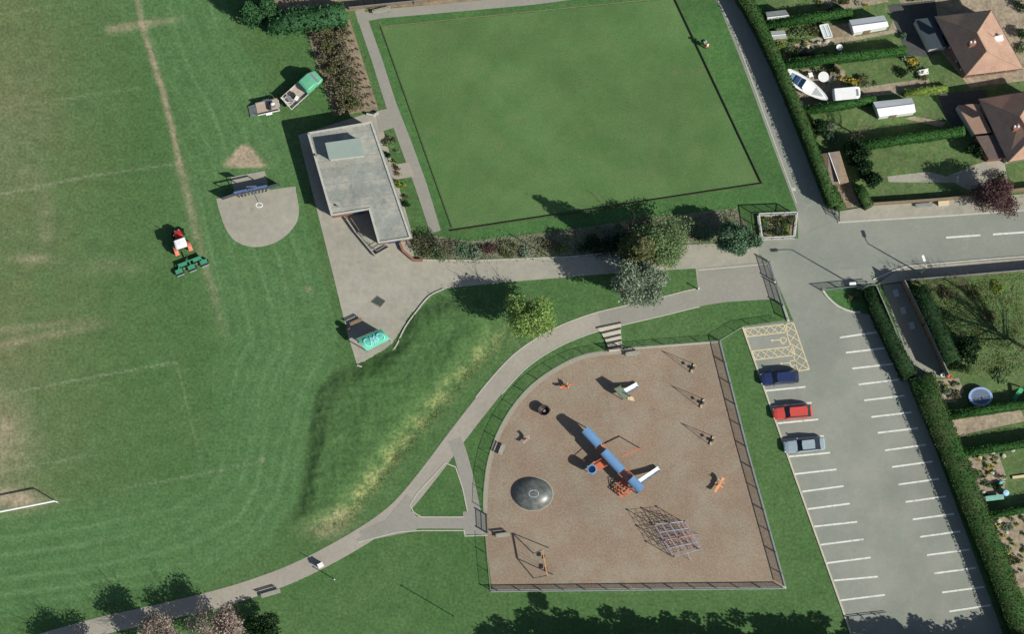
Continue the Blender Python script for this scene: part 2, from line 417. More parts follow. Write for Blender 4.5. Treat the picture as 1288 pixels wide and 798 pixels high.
# ------------------------------------------------------------ roads, paths and surfaces
sheet('verge', [(441, 20), (905, -8), (928, 20), (1002, 262), (905, 266), (705, 292), (560, 312), (548, 292)], .006, verge_m)
green_c = [(480, 34), (850, -2), (958, 230), (570, 288)]
sheet('bowling_green', green_c, .016, green_m)
road_poly = [(1003, 258), (1040, 258), (1062, 272), (1400, 252), (1400, 316), (1140, 338), (1100, 356), (1040, 362), (1034, 366), (1045, 380), (1058, 390), (1075, 394), (1092, 392), (1112, 415), (1145, 478), (1262, 800), (1290, 880), (1098, 880), (1060, 768), (935, 412), (998, 404), (966, 328), (952, 318), (952, 302), (1004, 300)]
sheet('car_park', road_poly, .012, asphalt)
strip('lane', [(892, -40), (918, 0), (953, 85), (987, 175), (1020, 262), (1026, 275)], [2.6, 2.7, 2.9, 3.0, 3.1, 3.2], .016, .016, road_m)
sheet('road', [(1050, 277), (1400, 255), (1400, 314), (1140, 334), (1058, 340), (1000, 345), (985, 330), (1004, 300)], .020, road_m)
MBp = MB().prism([G(*p) for p in [(1056, 266), (1097, 259), (1180, 252), (1400, 236), (1400, 256), (1200, 270), (1056, 279)]], 0, .11)
tag(MBp.build('pavement', pave_m), kind='structure')
strip('kerb', [(1054, 280), (1200, 271), (1400, 257)], .16, 0, .125, kerb_m)
tag(MB().prism([G(*p) for p in [(1128, 340), (1142, 336), (1400, 316), (1400, 334), (1134, 354), (1101, 359)]], 0, .11).build('pavement', pave_m), kind='structure')
strip('kerb', [(1098, 352), (1128, 339), (1142, 335), (1260, 325), (1400, 315)], .16, 0, .125, kerb_m)
# plaza and promenade
plaza = [(398, 262), (412, 271), (440, 273), (476, 305), (516, 303), (522, 326), (600, 327), (720, 322), (820, 311), (900, 306), (952, 302), (955, 322), (966, 330), (990, 398), (978, 378), (968, 374), (900, 380), (878, 365), (875, 338), (800, 342), (735, 347), (640, 355), (568, 362), (546, 368), (527, 388), (512, 408), (500, 432), (484, 450), (462, 461), (449, 459), (437, 420), (420, 350), (405, 290)]
sheet('promenade', plaza, .020, pave_m)
sheet('paved_yard', [(878, 338), (952, 330), (966, 332), (978, 376), (900, 381), (878, 366)], .028, path2_m)
sheet('building_apron', [(398, 262), (375, 170), (470, 140), (478, 150), (520, 300), (516, 306), (440, 274)], .014, pave_m)
sheet('porch_paving', [(402, 262), (470, 254), (500, 308), (474, 320), (430, 292)], .018, pave_m)
mainpath = spline([(945, 365), (900, 371), (870, 376.5), (840, 384), (785, 397), (745, 407), (700, 425), (660, 450), (630, 480), (600, 517), (570, 556), (540, 596), (505, 638), (470, 666), (420, 696), (370, 721), (320, 740), (270, 755), (200, 772), (120, 790), (20, 818), (-60, 840)], 4)
strip('footpath', mainpath, 1.95, .024, .024, path_m)
strip('footpath', spline([(945, 365), (900, 371), (870, 376.5), (840, 384), (785, 397), (755, 404)], 4), 1.93, .029, .029, path2_m)
strip('footpath', spline([(572, 553), (580, 575), (589, 610), (597, 648)], 4), 1.5, .032, .032, path2_m)
strip('footpath', spline([(455, 676), (490, 662), (520, 658), (585, 658)], 4), 1.35, .036, .036, path2_m)
sheet('footpath', [(485, 655), (512, 622), (521, 632), (516, 642), (524, 650), (524, 668), (455, 682), (448, 680)], .040, path2_m)
sheet('footpath', [(582, 644), (612, 644), (614, 673), (583, 673)], .044, path2_m)
def off(pts, d):
    out = []
    for i, p in enumerate(pts):
        a = pts[max(i - 1, 0)]; b = pts[min(i + 1, len(pts) - 1)]; dx, dy = b[0] - a[0], b[1] - a[1]; m = math.hypot(dx, dy)
        out.append((p[0] - dy / m * d, p[1] + dx / m * d))
    return out
strip('path_edging', off(mainpath[7:36], 11.5), .12, .0, .05, edge_m)
strip('path_edging', off(mainpath[7:34], -11.5), .12, .0, .05, edge_m)
strip('path_edging', [(583, 651), (530, 651), (520, 645), (516, 636), (524, 622), (560, 583), (573, 588), (582, 615), (588, 644)], .12, 0, .06, edge_m)
strip('path_edging', [(450, 683), (500, 670), (530, 668), (584, 668), (585, 675), (613, 674)], .12, 0, .06, edge_m)
strip('path_edging', [(878, 340), (968, 332)], .14, 0, .04, edge_m)
strip('kerb', spline([(558, 364), (540, 373), (524, 392), (509, 413), (498, 436), (484, 452), (462, 462), (449, 460)], 4), .15, 0, .16, edge_m)
strip('kerb', [(518, 327), (600, 328), (720, 323), (830, 311)], .14, 0, .06, edge_m)
strip('footpath', [(452, 12), (474, 75), (492, 132), (510, 180), (530, 235), (548, 292)], [1.1, 1.15, 1.2, 1.35, 1.35, 1.2], .022, .022, path2_m)
strip('footpath', [(449, 23), (480, 17), (560, 10), (670, 0), (760, -12)], 1.05, .026, .026, path2_m)
sheet('footpath', [(472, 140), (498, 134), (504, 158), (478, 166)], .030, path2_m)
sheet('footpath', [(492, 208), (514, 204), (522, 222), (498, 226)], .030, path_m)
sheet('soil_bed', [(386, 40), (440, 24), (476, 138), (420, 146)], .009, soil_m)
bed_m = M('grey_bed_soil', (.20, .185, .13), .95, .25, 2.5, .15, .3, tint=(.13, .15, .08), tscale=.4)
sheet('soil_bed', [(521, 325), (545, 296), (588, 304), (705, 291), (800, 276), (925, 262), (950, 300), (900, 305), (820, 310), (720, 321), (600, 326)], .010, bed_m)
sheet('soil_strip', [(330, -40), (700, -40), (640, -2), (470, 11), (340, 22)], .009, soil_m)
strip('path_edging', [(476, 27), (482, 33), (849, -4)], .06, 0, .03, wood_m)
strip('path_edging', [(900, -6), (925, 45), (1002, 256)], .13, 0, .05, edge_m)
# kick-about pad
sheet('ball_court', spline([(272, 250), (322, 242), (368, 235), (372, 240), (376, 268), (368, 288), (347, 305), (320, 311), (297, 304), (284, 288), (276, 266), (272, 250)], 4)[:-1], .022, pave_m)
sheet('ball_court', [(290, 223), (333, 215), (339, 240), (297, 248)], .027, pave_m)
# playground surface
arc = spline([(608, 644), (609, 615), (614, 580), (626, 545), (645, 512), (670, 484), (703, 461), (738, 446), (785, 440)], 5)
play = arc + [(850, 435), (905, 431), (940, 570), (986, 738), (800, 740), (619, 742), (612, 690)]
sheet('playground_surface', play, .020, rubber_m)
strip('concrete_border', off(arc, 2.5), .42, .0, .034, M('pale_border', (.30, .27, .21), .9, .12, 3))
strip('concrete_border', [(905, 430), (940, 568), (987, 738)], .28, 0, .05, edge_m)
strip('concrete_border', [(989, 740), (800, 742), (617, 744)], .28, 0, .05, kerb_m)
strip('concrete_border', [(785, 439), (905, 430)], .25, 0, .05, edge_m)
# car park markings
mk = MB()
def pl(m, a, b, wd, z): m.ribbon([G(*a), G(*b)], wd, z, z)
Lb = [((963, 492), (1013, 487)), ((970, 512), (1021, 507)), ((978, 533), (1029, 528)), ((985, 554), (1036, 549)), ((992, 575), (1044, 570)), ((999, 597), (1052, 591)),
      ((1009, 619), (1061, 612)), ((1016, 641), (1069, 634)), ((1024, 663), (1078, 657)), ((1032, 686), (1086, 679)), ((1040, 709), (1095, 702)), ((1049, 731), (1104, 726)), ((1057, 756), (1113, 749))]
Rb = [((1056, 425), (1104, 418)), ((1064, 444), (1114, 438)), ((1072, 464), (1124, 458)), ((1080, 484), (1130, 478)), ((1087, 504), (1138, 498)), ((1096, 525), (1147, 519)), ((1104, 545), (1155, 539)),
      ((1113, 567), (1164, 560)), ((1122, 588), (1173, 581)), ((1130, 610), (1181, 603)), ((1139, 632), (1190, 625)), ((1148, 654), (1200, 647)), ((1157, 676), (1208, 669)), ((1166, 699), (1219, 692)),
      ((1175, 722), (1228, 715)), ((1185, 746), (1238, 739)), ((1194, 770), (1246, 762))]
for a, b in Lb + Rb: pl(mk, a, b, .19, .024)
for a, b in (((1190, 299), (1233, 296)), ((1249, 295), (1292, 292)), ((1308, 291), (1352, 288))): pl(mk, a, b, .2, .028)
tag(mk.build('bay_markings', paint_m), kind='structure')
strip('kerb', [(934, 412), (958, 480), (1000, 600), (1060, 768), (1098, 880)], .18, 0, .10, M('cream_kerb', (.5, .46, .36), .9, .12, 3))
ym = MB()
def lerp(a, b, t): return (a[0] + (b[0] - a[0]) * t, a[1] + (b[1] - a[1]) * t)
def hatch(q, nseg):
    a, b, c, d = q          # a-b one long side, d-c the other
    z0 = .024
    for p, r in ((a, b), (d, c), (a, d), (b, c)): pl(ym, p, r, .12, z0)
    for i in range(nseg):
        t0, t1 = i / nseg, (i + 1) / nseg
        pl(ym, lerp(a, b, t0), lerp(d, c, t1), .085, z0 + .0042); pl(ym, lerp(d, c, t0), lerp(a, b, t1), .085, z0 + .0084)
hatch(((936, 414), (989, 408), (990, 418), (940, 424)), 5)
hatch(((946, 442), (997, 436), (1000, 447), (950, 453)), 5)
hatch(((986, 408.3), (1004, 467), (1018, 465), (998, 406.5)), 5)
for cx, cy in ((981, 428), (993, 457)):                       # wheelchair symbols lying on the bays
    c0 = [(cx + 4 + 4.2 * math.cos(a), cy + 3.2 * math.sin(a)) for a in [R(k) for k in range(-150, 171, 20)]]
    ym.ribbon([G(*p) for p in c0], .1, .024, .024)
    pl(ym, (cx - 9, cy + .5), (cx + 2, cy - .5), .12, .0282)
    pl(ym, (cx + 1, cy + .5), (cx + 2.5, cy + 5), .12, .0324); pl(ym, (cx + 2.5, cy + 5), (cx + 6, cy + 4.6), .1, .0366)
    ym.lathe(tuple(G(cx - 10, cy + .5)[:2]) + (.02,), [(.001, .0), (.13, .002), (.13, .004)], 10)
tag(ym.build('accessible_bay_markings', ypaint_m), kind='structure')
# corner island by the junction
sheet('grass_island', [(1036, 366), (1098, 361), (1104, 378), (1095, 396), (1078, 394), (1058, 389), (1046, 379)], .016, verge_m)
strip('kerb', spline([(1034, 364), (1042, 375), (1055, 386), (1070, 392), (1082, 393)], 5), .22, 0, .13, kerb_m)
# gardens, ground sheets
sheet('garden_lawn', [(952, -30), (1420, -60), (1420, 248), (1230, 246), (1064, 258), (1050, 240), (1010, 130)], .005, lawn_m)
sheet('garden_lawn', [(1136, 356), (1420, 336), (1420, 900), (1300, 900), (1240, 700), (1180, 500), (1160, 430)], .005, lawn_m)
sheet('garden_path', [(1118, -30), (1420, -55), (1420, 20), (1300, 100), (1220, 110), (1180, 60), (1140, 20)], .010, gravel_m)
sheet('garden_soil', [(985, 60), (1030, 46), (1052, 36), (1060, 52), (1030, 60), (1000, 78), (985, 80)], .012, gravel_m)
sheet('garden_path', [(1048, 32), (1070, 28), (1076, 46), (1118, 38), (1126, 18), (1134, 40), (1100, 46), (1060, 54)], .014, gravel_m)
sheet('garden_soil', [(1040, 33), (1058, 30), (1064, 44), (1048, 48)], .018, soil_m)
sheet('garden_path', [(990, 92), (1030, 84), (1062, 88), (1066, 108), (1085, 110), (1168, 98), (1172, 112), (1090, 122), (1042, 130), (1012, 138), (1000, 116)], .010, gravel_m)
sheet('garden_path', [(1062, 216), (1086, 258), (1066, 262), (1052, 240)], .010, soil_m)
sheet('garden_path', [(1116, 222), (1168, 216), (1190, 222), (1230, 206), (1262, 196), (1270, 242), (1232, 246), (1200, 230), (1118, 229)], .012, pave_m)
sheet('house_shade_sheet', [(1116, 6), (1176, 0), (1186, 60), (1170, 72), (1140, 68)], .016, M('house_shade_dark', (.07, .075, .07), .9, .2, 2))  # shade of the upper bungalow, painted as a dark sheet on the ground
sheet('house_shade_sheet', [(1180, 118), (1240, 112), (1250, 170), (1206, 168), (1190, 150)], .016, M('yard_shade_dark', (.075, .075, .07), .9, .2, 2))  # shade beside the lower bungalow, painted as a dark sheet too
sheet('garden_path', [(1138, 149), (1150, 146), (1190, 154), (1184, 160)], .012, gravel_m)
sheet('driveway', [(1110, 359), (1133, 356), (1190, 474), (1150, 476)], .012, asphalt)
sheet('garden_soil', [(1178, 478), (1206, 476), (1212, 492), (1202, 506), (1184, 508)], .012, gravel_m)
sheet('garden_soil', [(1190, 530), (1284, 516), (1290, 530), (1220, 545), (1198, 556)], .012, gravel_m)
sheet('garden_soil', [(1208, 578), (1256, 572), (1266, 600), (1262, 622), (1236, 632)], .012, gravel_m)
sheet('garden_soil', [(1246, 652), (1290, 646), (1300, 740), (1280, 740)], .012, gravel_m)
sheet('garden_path', [(1016, -10), (1100, -20), (1118, 2), (1062, 12), (1052, 0), (1044, 10), (1036, 4)], .012, gravel_m)

# ------------------------------------------------------------ foliage generators
def leaf_quads(P, size, flat=.0):
    N = len(P)
    a = RNG.normal(size=(N, 3)); a /= np.linalg.norm(a, axis=1)[:, None]
    b = RNG.normal(size=(N, 3)); b -= (a * b).sum(1)[:, None] * a; b /= np.linalg.norm(b, axis=1)[:, None]
    s = size * RNG.uniform(.6, 1.3, (N, 1)); a = a * s; b = b * s * .7
    V = np.stack([P - a - b * .3, P + b - a * .1, P + a + b * .2, P - b + a * .15], 1).reshape(-1, 3)
    return V, np.arange(4 * N).reshape(N, 4)
def lobes_points(lobes, n, shell=.55):
    L = np.array(lobes); vol = (L[:, 3] * L[:, 4] * L[:, 5]) ** .67
    pick = RNG.choice(len(L), n, p=vol / vol.sum())
    u = RNG.normal(size=(n, 3)); u /= np.linalg.norm(u, axis=1)[:, None]
    r = shell + (1 - shell) * RNG.uniform(0, 1, (n, 1)) ** .6
    r *= 1 + .12 * RNG.normal(size=(n, 1))
    return L[pick, :3] + u * r * L[pick, 3:6]
def limb(mb, p, d, ln_, r, depth, spread=.55, up=.12):
    pts = [p]; rs = [r]; q = p.copy(); dd = d.copy()
    for i in range(3):
        dd = (dd + Vector((random.gauss(0, .12), random.gauss(0, .12), random.gauss(0, .05) + up))).normalized()
        q = q + dd * ln_ / 3; pts.append(q.copy()); rs.append(r * (1 - .22 * (i + 1)))
    mb.tube(pts, rs, 5 if r > .04 else 3, caps=False)
    if depth > 0:
        for k in range(random.choice((2, 3, 3))):
            t = pts[random.choice((1, 2, 3, 3))]
            nd = (dd + Vector((random.gauss(0, spread), random.gauss(0, spread), random.gauss(.1, .3)))).normalized()
            limb(mb, t, nd, ln_ * random.uniform(.55, .8), r * .5, depth - 1, spread, up)
def tree(name, label, px, py, h, r, mat, n, leaf, base=.3, ry=.85, lobes=14, group=None, cat='tree', bare=2, lean=(0, 0), shell=.5, cone=False):
    o = thing(name, label, cat, G(px, py), 0, group); b = o.location.copy()
    tr = MB(); top = b + Vector((lean[0], lean[1], h * .62))
    tr.tube([b, b.lerp(top, .5) + Vector((random.gauss(0, .05), random.gauss(0, .05), 0)), top], [max(.05, h * .022), h * .016, h * .009], 7)
    for k in range(6 + 2 * bare):
        z = random.uniform(base * h, h * .62); a = random.uniform(0, 6.28)
        p = b.lerp(top, z / (h * .62))
        if bare: limb(tr, p, Vector((math.cos(a), math.sin(a), .6)).normalized(), r * random.uniform(.6, .85), h * (.013 if bare > 4 else .008), bare)
    tr.build('trunk', bark_m, o)
    ls = []
    cz = h * (base + 1) / 2; hz = h * (1 - base) / 2
    for k in range(lobes):
        if cone:
            f = (k + .5) / lobes; z = h * (base + (1 - base) * f); rr = r * (1 - f) ** .8 + .12 * r; a = k * 2.4
            ls.append((b.x + math.cos(a) * rr * .5, b.y + math.sin(a) * rr * .5 * ry, z, rr * .62, rr * .62 * ry, hz / 3.2))
        else:
            while True:
                u = [random.uniform(-1, 1) for _ in range(3)]
                if sum(x * x for x in u) < 1: break
            s = random.uniform(.28, .48)
            ls.append((b.x + lean[0] + u[0] * r * .78, b.y + lean[1] + u[1] * r * .78 * ry, cz + u[2] * hz * .7, r * s, r * s * ry, min(hz, r) * s * .8))
    if n:
        V, F = leaf_quads(lobes_points(ls, n, shell), leaf)
        arr_mesh('crown', V, F, mat, o)
    return o
def shrub(name, label, px, py, r, h, mat, n, leaf=.09, ry=.8, group=None, cat='shrub', lobes=7):
    b = G(px, py); ls = []
    for k in range(lobes):
        a = random.uniform(0, 6.28); d = math.sqrt(random.random()) * .65
        ls.append((b.x + math.cos(a) * r * d, b.y + math.sin(a) * r * d * ry, h * random.uniform(.3, .68), r * .48, r * .48 * ry, h * .34))
    P = lobes_points(ls, n, .35); P[:, 2] = np.abs(P[:, 2]) + .02
    V, F = leaf_quads(P, leaf)
    o = arr_mesh(name, V, F, mat, loc=b); return tag(o, label, cat, group)
def hedge(label, pts, wid, h, mat, dens=48, leaf=.08, name='hedge', cat='hedge', rough=.07):
    pts = [G(*p) for p in pts]; base = pts[0].copy()
    mb = MB(); mb.ribbon(pts, [k * .86 for k in wid] if isinstance(wid, (list, tuple)) else wid * .86, 0, h * .93)
    V0 = np.array(mb.v); Q = []
    for i in range(len(pts) - 1):
        a, b = pts[i], pts[i + 1]; d = b - a; L_ = d.length; d = d / L_; nr = Vector((-d.y, d.x, 0))
        w0 = wid[i] if isinstance(wid, (list, tuple)) else wid; w1 = wid[i + 1] if isinstance(wid, (list, tuple)) else wid
        N = int(L_ * (w0 + 2 * h) * dens)
        t = RNG.uniform(0, 1, N); s = RNG.uniform(0, w0 + 2 * h, N); ww = (w0 + (w1 - w0) * t)
        wob = .5 + .9 * np.sin(t * L_ * 1.3 + i) * np.sin(t * L_ * .47 + 2)
        top = (s > h) & (s < h + w0)
        lat = np.where(top, (s - h) / w0 - .5, np.where(s <= h, -.5, .5)) * ww
        z = np.where(top, h, np.where(s <= h, s, s - h - w0))
        lat = lat + RNG.normal(0, rough * .6, N) + (wob - .5) * rough * np.sign(lat + 1e-6)
        z = np.clip(z + RNG.normal(0, rough * .6, N) + (wob - .5) * rough * top, 0.02, None)
        P = np.array(a)[None, :] + np.outer(t * L_, np.array(d)) + np.outer(lat, np.array(nr)); P[:, 2] = z; Q.append(P)
    V, F = leaf_quads(np.concatenate(Q), leaf)
    F0 = np.array([f for f in mb.f]); V = np.concatenate([V0, V]); F = np.concatenate([F0, F + len(V0)])
    o = arr_mesh(name, V, F, mat, loc=base); return tag(o, label, cat)

# ------------------------------------------------------------ fences and gates
def fence(label, pts, h, step=2.2, mat=None, bars=.13, z0=0, cat='fence', name='railing_fence', rw=.06, bar_r=.012, post_w=.09, rails=(.12, 1.0), group=None):
    mat = mat or metal_g
    P = [G(*p, z0) for p in pts]; o = thing(name, label, cat, P[0], 0, group); base = P[0]
    pm = None; bm_ = MB(); nb = 0
    tot = 0; nextp = 0; rl = [MB() for _ in rails]
    for i in range(len(P) - 1):
        a, b = P[i], P[i + 1]; L_ = (b - a).length; d = (b - a) / L_
        for k, f in enumerate(rails):
            rl[k].beam(a + Vector((0, 0, h * f)), b + Vector((0, 0, h * f)), rw, rw * .8)
        s = nextp - tot
        while s <= L_:
            q = a + d * s
            if pm is None:
                pm = MB().box((q.x, q.y, z0 + h * .5 + .03), (post_w, post_w, h + .06)).build('post', mat, o)
                p0 = q.copy()
            else:
                c = pm.copy(); COL.objects.link(c); c.location = pm.location + (q - p0)
            s += step; nextp += step
        tot += L_
        if bars:
            for k in range(int(L_ / bars)):
                q = a + d * (k + .5) * bars
                bm_.beam(q + Vector((0, 0, h * rails[0])), q + Vector((0, 0, h * rails[-1])), bar_r * 2, bar_r * 2)
    for r_ in rl: r_.build('rail', mat, o)
    if bars: bm_.build('infill_bars', mat, o)
    return o
fence_m = M('grey_green_fence_paint', (.30, .33, .28), .6, .1, 3)
fence('low grey railing curving along the grass round the playground', arc[1:-3], 1.15, 2.0, fence_m, .16, bar_r=.008, rw=.03, post_w=.05)
fence('short railing between the playground steps and its top right corner', [(790, 439), (850, 434), (903, 430)], 1.15, 2.0, fence_m, .16, bar_r=.008, rw=.03, post_w=.05)
fence('long railing on the car park side of the playground', [(905, 430), (940, 568), (987, 738)], 1.15, 2.4, metal_g, .13, bar_r=.013, rw=.08)
fence('straight railing along the bottom edge of the playground', [(986, 741), (800, 743), (618, 745)], 1.15, 2.4, metal_g, .13, bar_r=.013, rw=.08)
fence('railing on the left of the playground below its side gate', [(617, 743), (614, 710), (611, 676)], 1.15, 2.0, fence_m, .16, bar_r=.008, rw=.03, post_w=.05)
fence('railing climbing from the playground corner past the cream hatched bays', [(906, 429), (934, 412), (986, 405)], 1.2, 2.0, fence_m, .16, bar_r=.008, rw=.03, post_w=.05)
fence('railing across the grass island at the car park mouth', [(1034, 366), (1070, 362.5), (1100, 360)], 1.25, 2.0, metal_g, .13)
fence('pale low boundary railing beside the promenade and path above the bays', [(984, 385), (990, 404)], 1.25, 1.6, metal_g, .12)

def gate(label, a, b, h, mat, group=None):
    A, B = G(*a), G(*b); o = thing('metal_gate', label, 'gate', A, 0, group)
    for q in (A, B): MB().box((q.x, q.y, h * .55), (.11, .11, h * 1.1)).build('post', mat, o)
    m = MB(); d = (B - A); A2, B2 = A + d * .05, B - d * .05
    for f in (.12, .55, 1.0): m.beam(A2 + Vector((0, 0, h * f)), B2 + Vector((0, 0, h * f)), .06, .05)
    n_ = int(d.length / .13)
    for k in range(n_ + 1):
        q = A2.lerp(B2, k / n_); m.beam(q + Vector((0, 0, h * .12)), q + Vector((0, 0, h)), .03, .03)
    m.build('gate_leaf', mat, o); return o
gate('grey gate leaf nearer the promenade where the park meets the road', (967, 330), (974, 354), 1.35, metal_g)
gate('grey gate leaf nearer the grass at the end of the curved path', (976, 358), (984, 384), 1.35, metal_g)
gate('dark playground gate at the end of the small forked path', (612, 648), (613, 671), 1.15, metal_d)
gate('dark playground gate at the foot of the cream steps', (763, 441), (783, 439), 1.15, metal_d)
strip('kerb', [(965, 328), (977, 362), (992, 405)], .25, 0, .09, kerb_m)
fence('low iron railing stub between lane and first clipped hedge', [(1043, 258), (1054, 278)], 1.2, 1.2, metal_d, .15)
o = fence('low metal barrier rail at the bottom of the car park', [(1068, 779), (1092, 776), (1119, 773)], .6, 1.5, metal_g, 0, name='barrier_rail', cat='barrier', rails=(.6, 1.0))

# steps down to the playground
o = thing('garden_steps', 'cream concrete steps between the curved path and the playground', 'steps', G(766, 422))
L_ = [(750, 412), (756, 419), (760, 426), (763, 432), (765, 438)]; Rr_ = [(781, 405.5), (781, 413), (781, 421), (782, 428), (782.5, 435)]
bm0_ = M('dark_riser', (.06, .055, .04), .9, .2, 3)
step_m = M('cream_step_slab', (.50, .46, .37), .9, .1, 3)
for i in range(5):
    l0, r0 = L_[i], Rr_[i]; l1, r1 = (L_[i + 1], Rr_[i + 1]) if i < 4 else ((766, 443), (783, 440.5))
    z = .06 + i * .06
    st_ = MB().prism([G(*p) for p in (l0, r0, r1, l1)], 0, z).build('step', step_m, o)
    MB().beam(G(l0[0], l0[1] + .8, z - .02), G(r0[0], r0[1] + .8, z - .02), .17, .14).build('riser_board', bm0_, st_)

# bowling green boards that drop a shadow on the grass
bm_ = M('timber_edging', (.07, .065, .04), .9, .2, 3)
for lab, pts, h in (('dark timber board along the right edge of the bowling green', [(846, -8), (958, 230)], .30),
                    ('dark timber board along the bottom edge of the bowling green', [(960, 231), (567, 291)], .24),
                    ('dark timber board along the left edge of the bowling green', [(479, 34), (568, 286)], .10)):
    P = [G(*p) for p in pts]; m = MB().ribbon(P, .07, 0, h)
    o = m.build('edging_board', bm_, loc=P[0]); tag(o, lab, 'edging')

# ------------------------------------------------------------ pavilion
o = thing('pavilion', 'flat roofed grey park pavilion with a raised roof box', 'building', G(455, 230))
H = 2.75
roof = [W(387, 167, H), W(467, 153, H), W(517, 300, H), W(477, 306, H), W(465, 263, H), W(417, 271, H)]
inset = []
cen = sum(roof, Vector()) / 6
MB().prism([tuple(p.lerp(cen, .035)) for p in roof], 0, H - .2).build('wall', brick_m, o)
rf = MB().prism([tuple(p) for p in roof], H - .2, H).build('roof', roof_felt, o)
tr = MB().ribbon([p.lerp(cen, .012) for p in roof] + [roof[0].lerp(cen, .012)], .22, H + .001, H + .12)
trim = tr.build('parapet', felt_light, o)
box = [W(410, 180, 4.1), W(452, 174, 4.1), W(458, 195, 4.1), W(415, 200, 4.1)]
MB().prism([tuple(p) for p in box], H + .002, 4.0).build('roof_box', render_m, o)
bc = sum(box, Vector()) / 4
MB().prism([tuple(p.lerp(bc, -.05)) for p in box], 4.0, 4.1).build('roof_box_lid', M('grey_green_sheet', (.27, .33, .285), .6, .05, 1), o)
for k in range(1, 11):
    f = k / 11; a, b = roof[0].lerp(roof[5], f) if f < .99 else roof[5], roof[1].lerp(roof[2].lerp(roof[1], .25), f)
    a, b = a.lerp(b, .03), b.lerp(a, .03)
    MB().ribbon([a, b], .07, H + .004, H + .004).build('felt_seam', M('felt_seam', (.23, .245, .215), .9, .3, 3) if k == 1 else bpy.data.materials['felt_seam'], rf)
gl = MB(); a, b = roof[1], roof[2]
gl.beam(a + Vector((.1, 0, -.06)), b + Vector((.1, 0, -.06)), .18, .14); gl.build('gutter', M('grey_gutter', (.22, .24, .23), .6), o)
def wall_open(pA, pB, f0, f1, z0, z1, nm, mat, out=.02):
    a, b = Vector(pA).copy(), Vector(pB).copy(); a.z = b.z = 0; d = (b - a).normalized(); nr = Vector((d.y, -d.x, 0))
    if nr.dot((a + b) / 2 - Vector((cen.x, cen.y, 0))) < 0: nr = -nr
    p, q = a.lerp(b, f0) + nr * out, a.lerp(b, f1) + nr * out
    m = MB().beam(p + Vector((0, 0, (z0 + z1) / 2)), q + Vector((0, 0, (z0 + z1) / 2)), .06, z1 - z0); return m.build(nm, mat, o)
rw_ = [p.lerp(cen, .035) for p in roof]
for f in (.12, .32, .55, .8): wall_open(rw_[1], rw_[2], f, f + .1, .9, 2.0, 'window', glass_d)
wall_open(rw_[4], rw_[5], .2, .45, 0, 2.05, 'door', bluedk_m); wall_open(rw_[2], rw_[3], .3, .7, 0, 2.05, 'door', bluedk_m)
for k, (x, y) in enumerate(((425, 260), (398, 196))):
    q = W(x, y, H); MB().lathe((q.x, q.y, H), [(.09, 0), (.09, .3), (.13, .31), (.13, .36)], 10).build('roof_vent', metal_g, o)
P = [G(436, 276), G(447, 292), G(472, 322), G(490, 312)]
tag(MB().ribbon(P, .16, 0, .55).build('ramp_wall', M('ramp_wall_concrete', (.30, .29, .25), .9, .12, 3), loc=P[0]), 'low angled ramp wall below the pavilion porch', 'wall')
fence('thin handrail along the ramp below the pavilion porch', [(442, 276), (452, 291), (474, 317), (487, 309)], 1.0, 1.2, metal_g, 0, name='handrail', cat='handrail', rw=.05, rails=(.6, 1.0), post_w=.05)
P = [G(503, 306), G(507, 316), G(521, 328), G(532, 328)]
tag(MB().ribbon(P, .25, 0, .5).build('planter_wall', brick_m, loc=P[0]), 'low brick wall round the shrub bed corner by the pavilion', 'wall')
P = [G(476, 142), G(470, 146), G(461, 144)]
tag(MB().ribbon(P, .2, 0, .5).build('low_wall', felt_light, loc=P[0]), 'short pale wall at the top corner of the pavilion', 'wall')
q = G(476, 380)
o = thing('drain_cover', 'dark square metal cover set in the paved plaza', 'drain cover', q)
MB().prism([G(*p) for p in ((468, 380), (475, 373.5), (483.5, 379), (478, 385.5))], .0, .05).build('cover', M('dark_iron', (.05, .065, .05), .8, .3, 8), o)
MB().ribbon([G(*p) for p in ((467, 380), (475, 372.7), (484.5, 379), (478, 386.5), (467, 380))], .08, 0, .058).build('frame', M('iron_frame', (.12, .13, .11), .8, .2, 8), o)
q = G(998, 238); tag(MB().box((q.x, q.y, .03), (.5, .4, .06)).build('access_cover', kerb_m, loc=q), 'small pale access cover at the lane end', 'drain cover')

# ------------------------------------------------------------ youth shelter with painted roof
o = thing('youth_shelter', 'small shelter with a turquoise graffiti roof on the plaza', 'shelter', G(466, 432))
zc = 2.3
c4 = [W(449, 427, zc), W(479, 414, zc), W(491, 427, zc), W(461, 442, zc)]
def bil(u, v): return c4[0].lerp(c4[1], u).lerp(c4[3].lerp(c4[2], u), v)
m = MB(); NU, NV = 6, 10; vs_ = []
for th in (0, .06):
    for i in range(NU + 1):
        for j in range(NV + 1):
            p = bil(i / NU, j / NV); p.z = zc - .05 + .28 * math.sin(math.pi * j / NV) - th; vs_.append(p)
K = (NU + 1) * (NV + 1); fs_ = []
for i in range(NU):
    for j in range(NV):
        a = i * (NV + 1) + j; fs_ += [(a, a + NV + 1, a + NV + 2, a + 1), (K + a, K + a + 1, K + a + NV + 2, K + a + NV + 1)]
m.add(vs_, fs_); rf = m.build('roof', turq_m, o)
gr = MB()
for k, (u0, u1) in enumerate(((.12, .36), (.40, .62), (.66, .90))):
    pts = []
    for i in range(15):
        a = i / 14 * 2 * math.pi * (.85 if k != 1 else 1.2) + k * 1.3
        u = (u0 + u1) / 2 + (u1 - u0) / 2 * math.cos(a); v = .52 + .28 * math.sin(a * (1 if k != 1 else 2))
        p = bil(u, v); p.z = zc - .05 + .28 * math.sin(math.pi * v) + .012; pts.append(p)
    gr.tube(pts, .075, 5)
gr.build('graffiti', graff_m, rf)
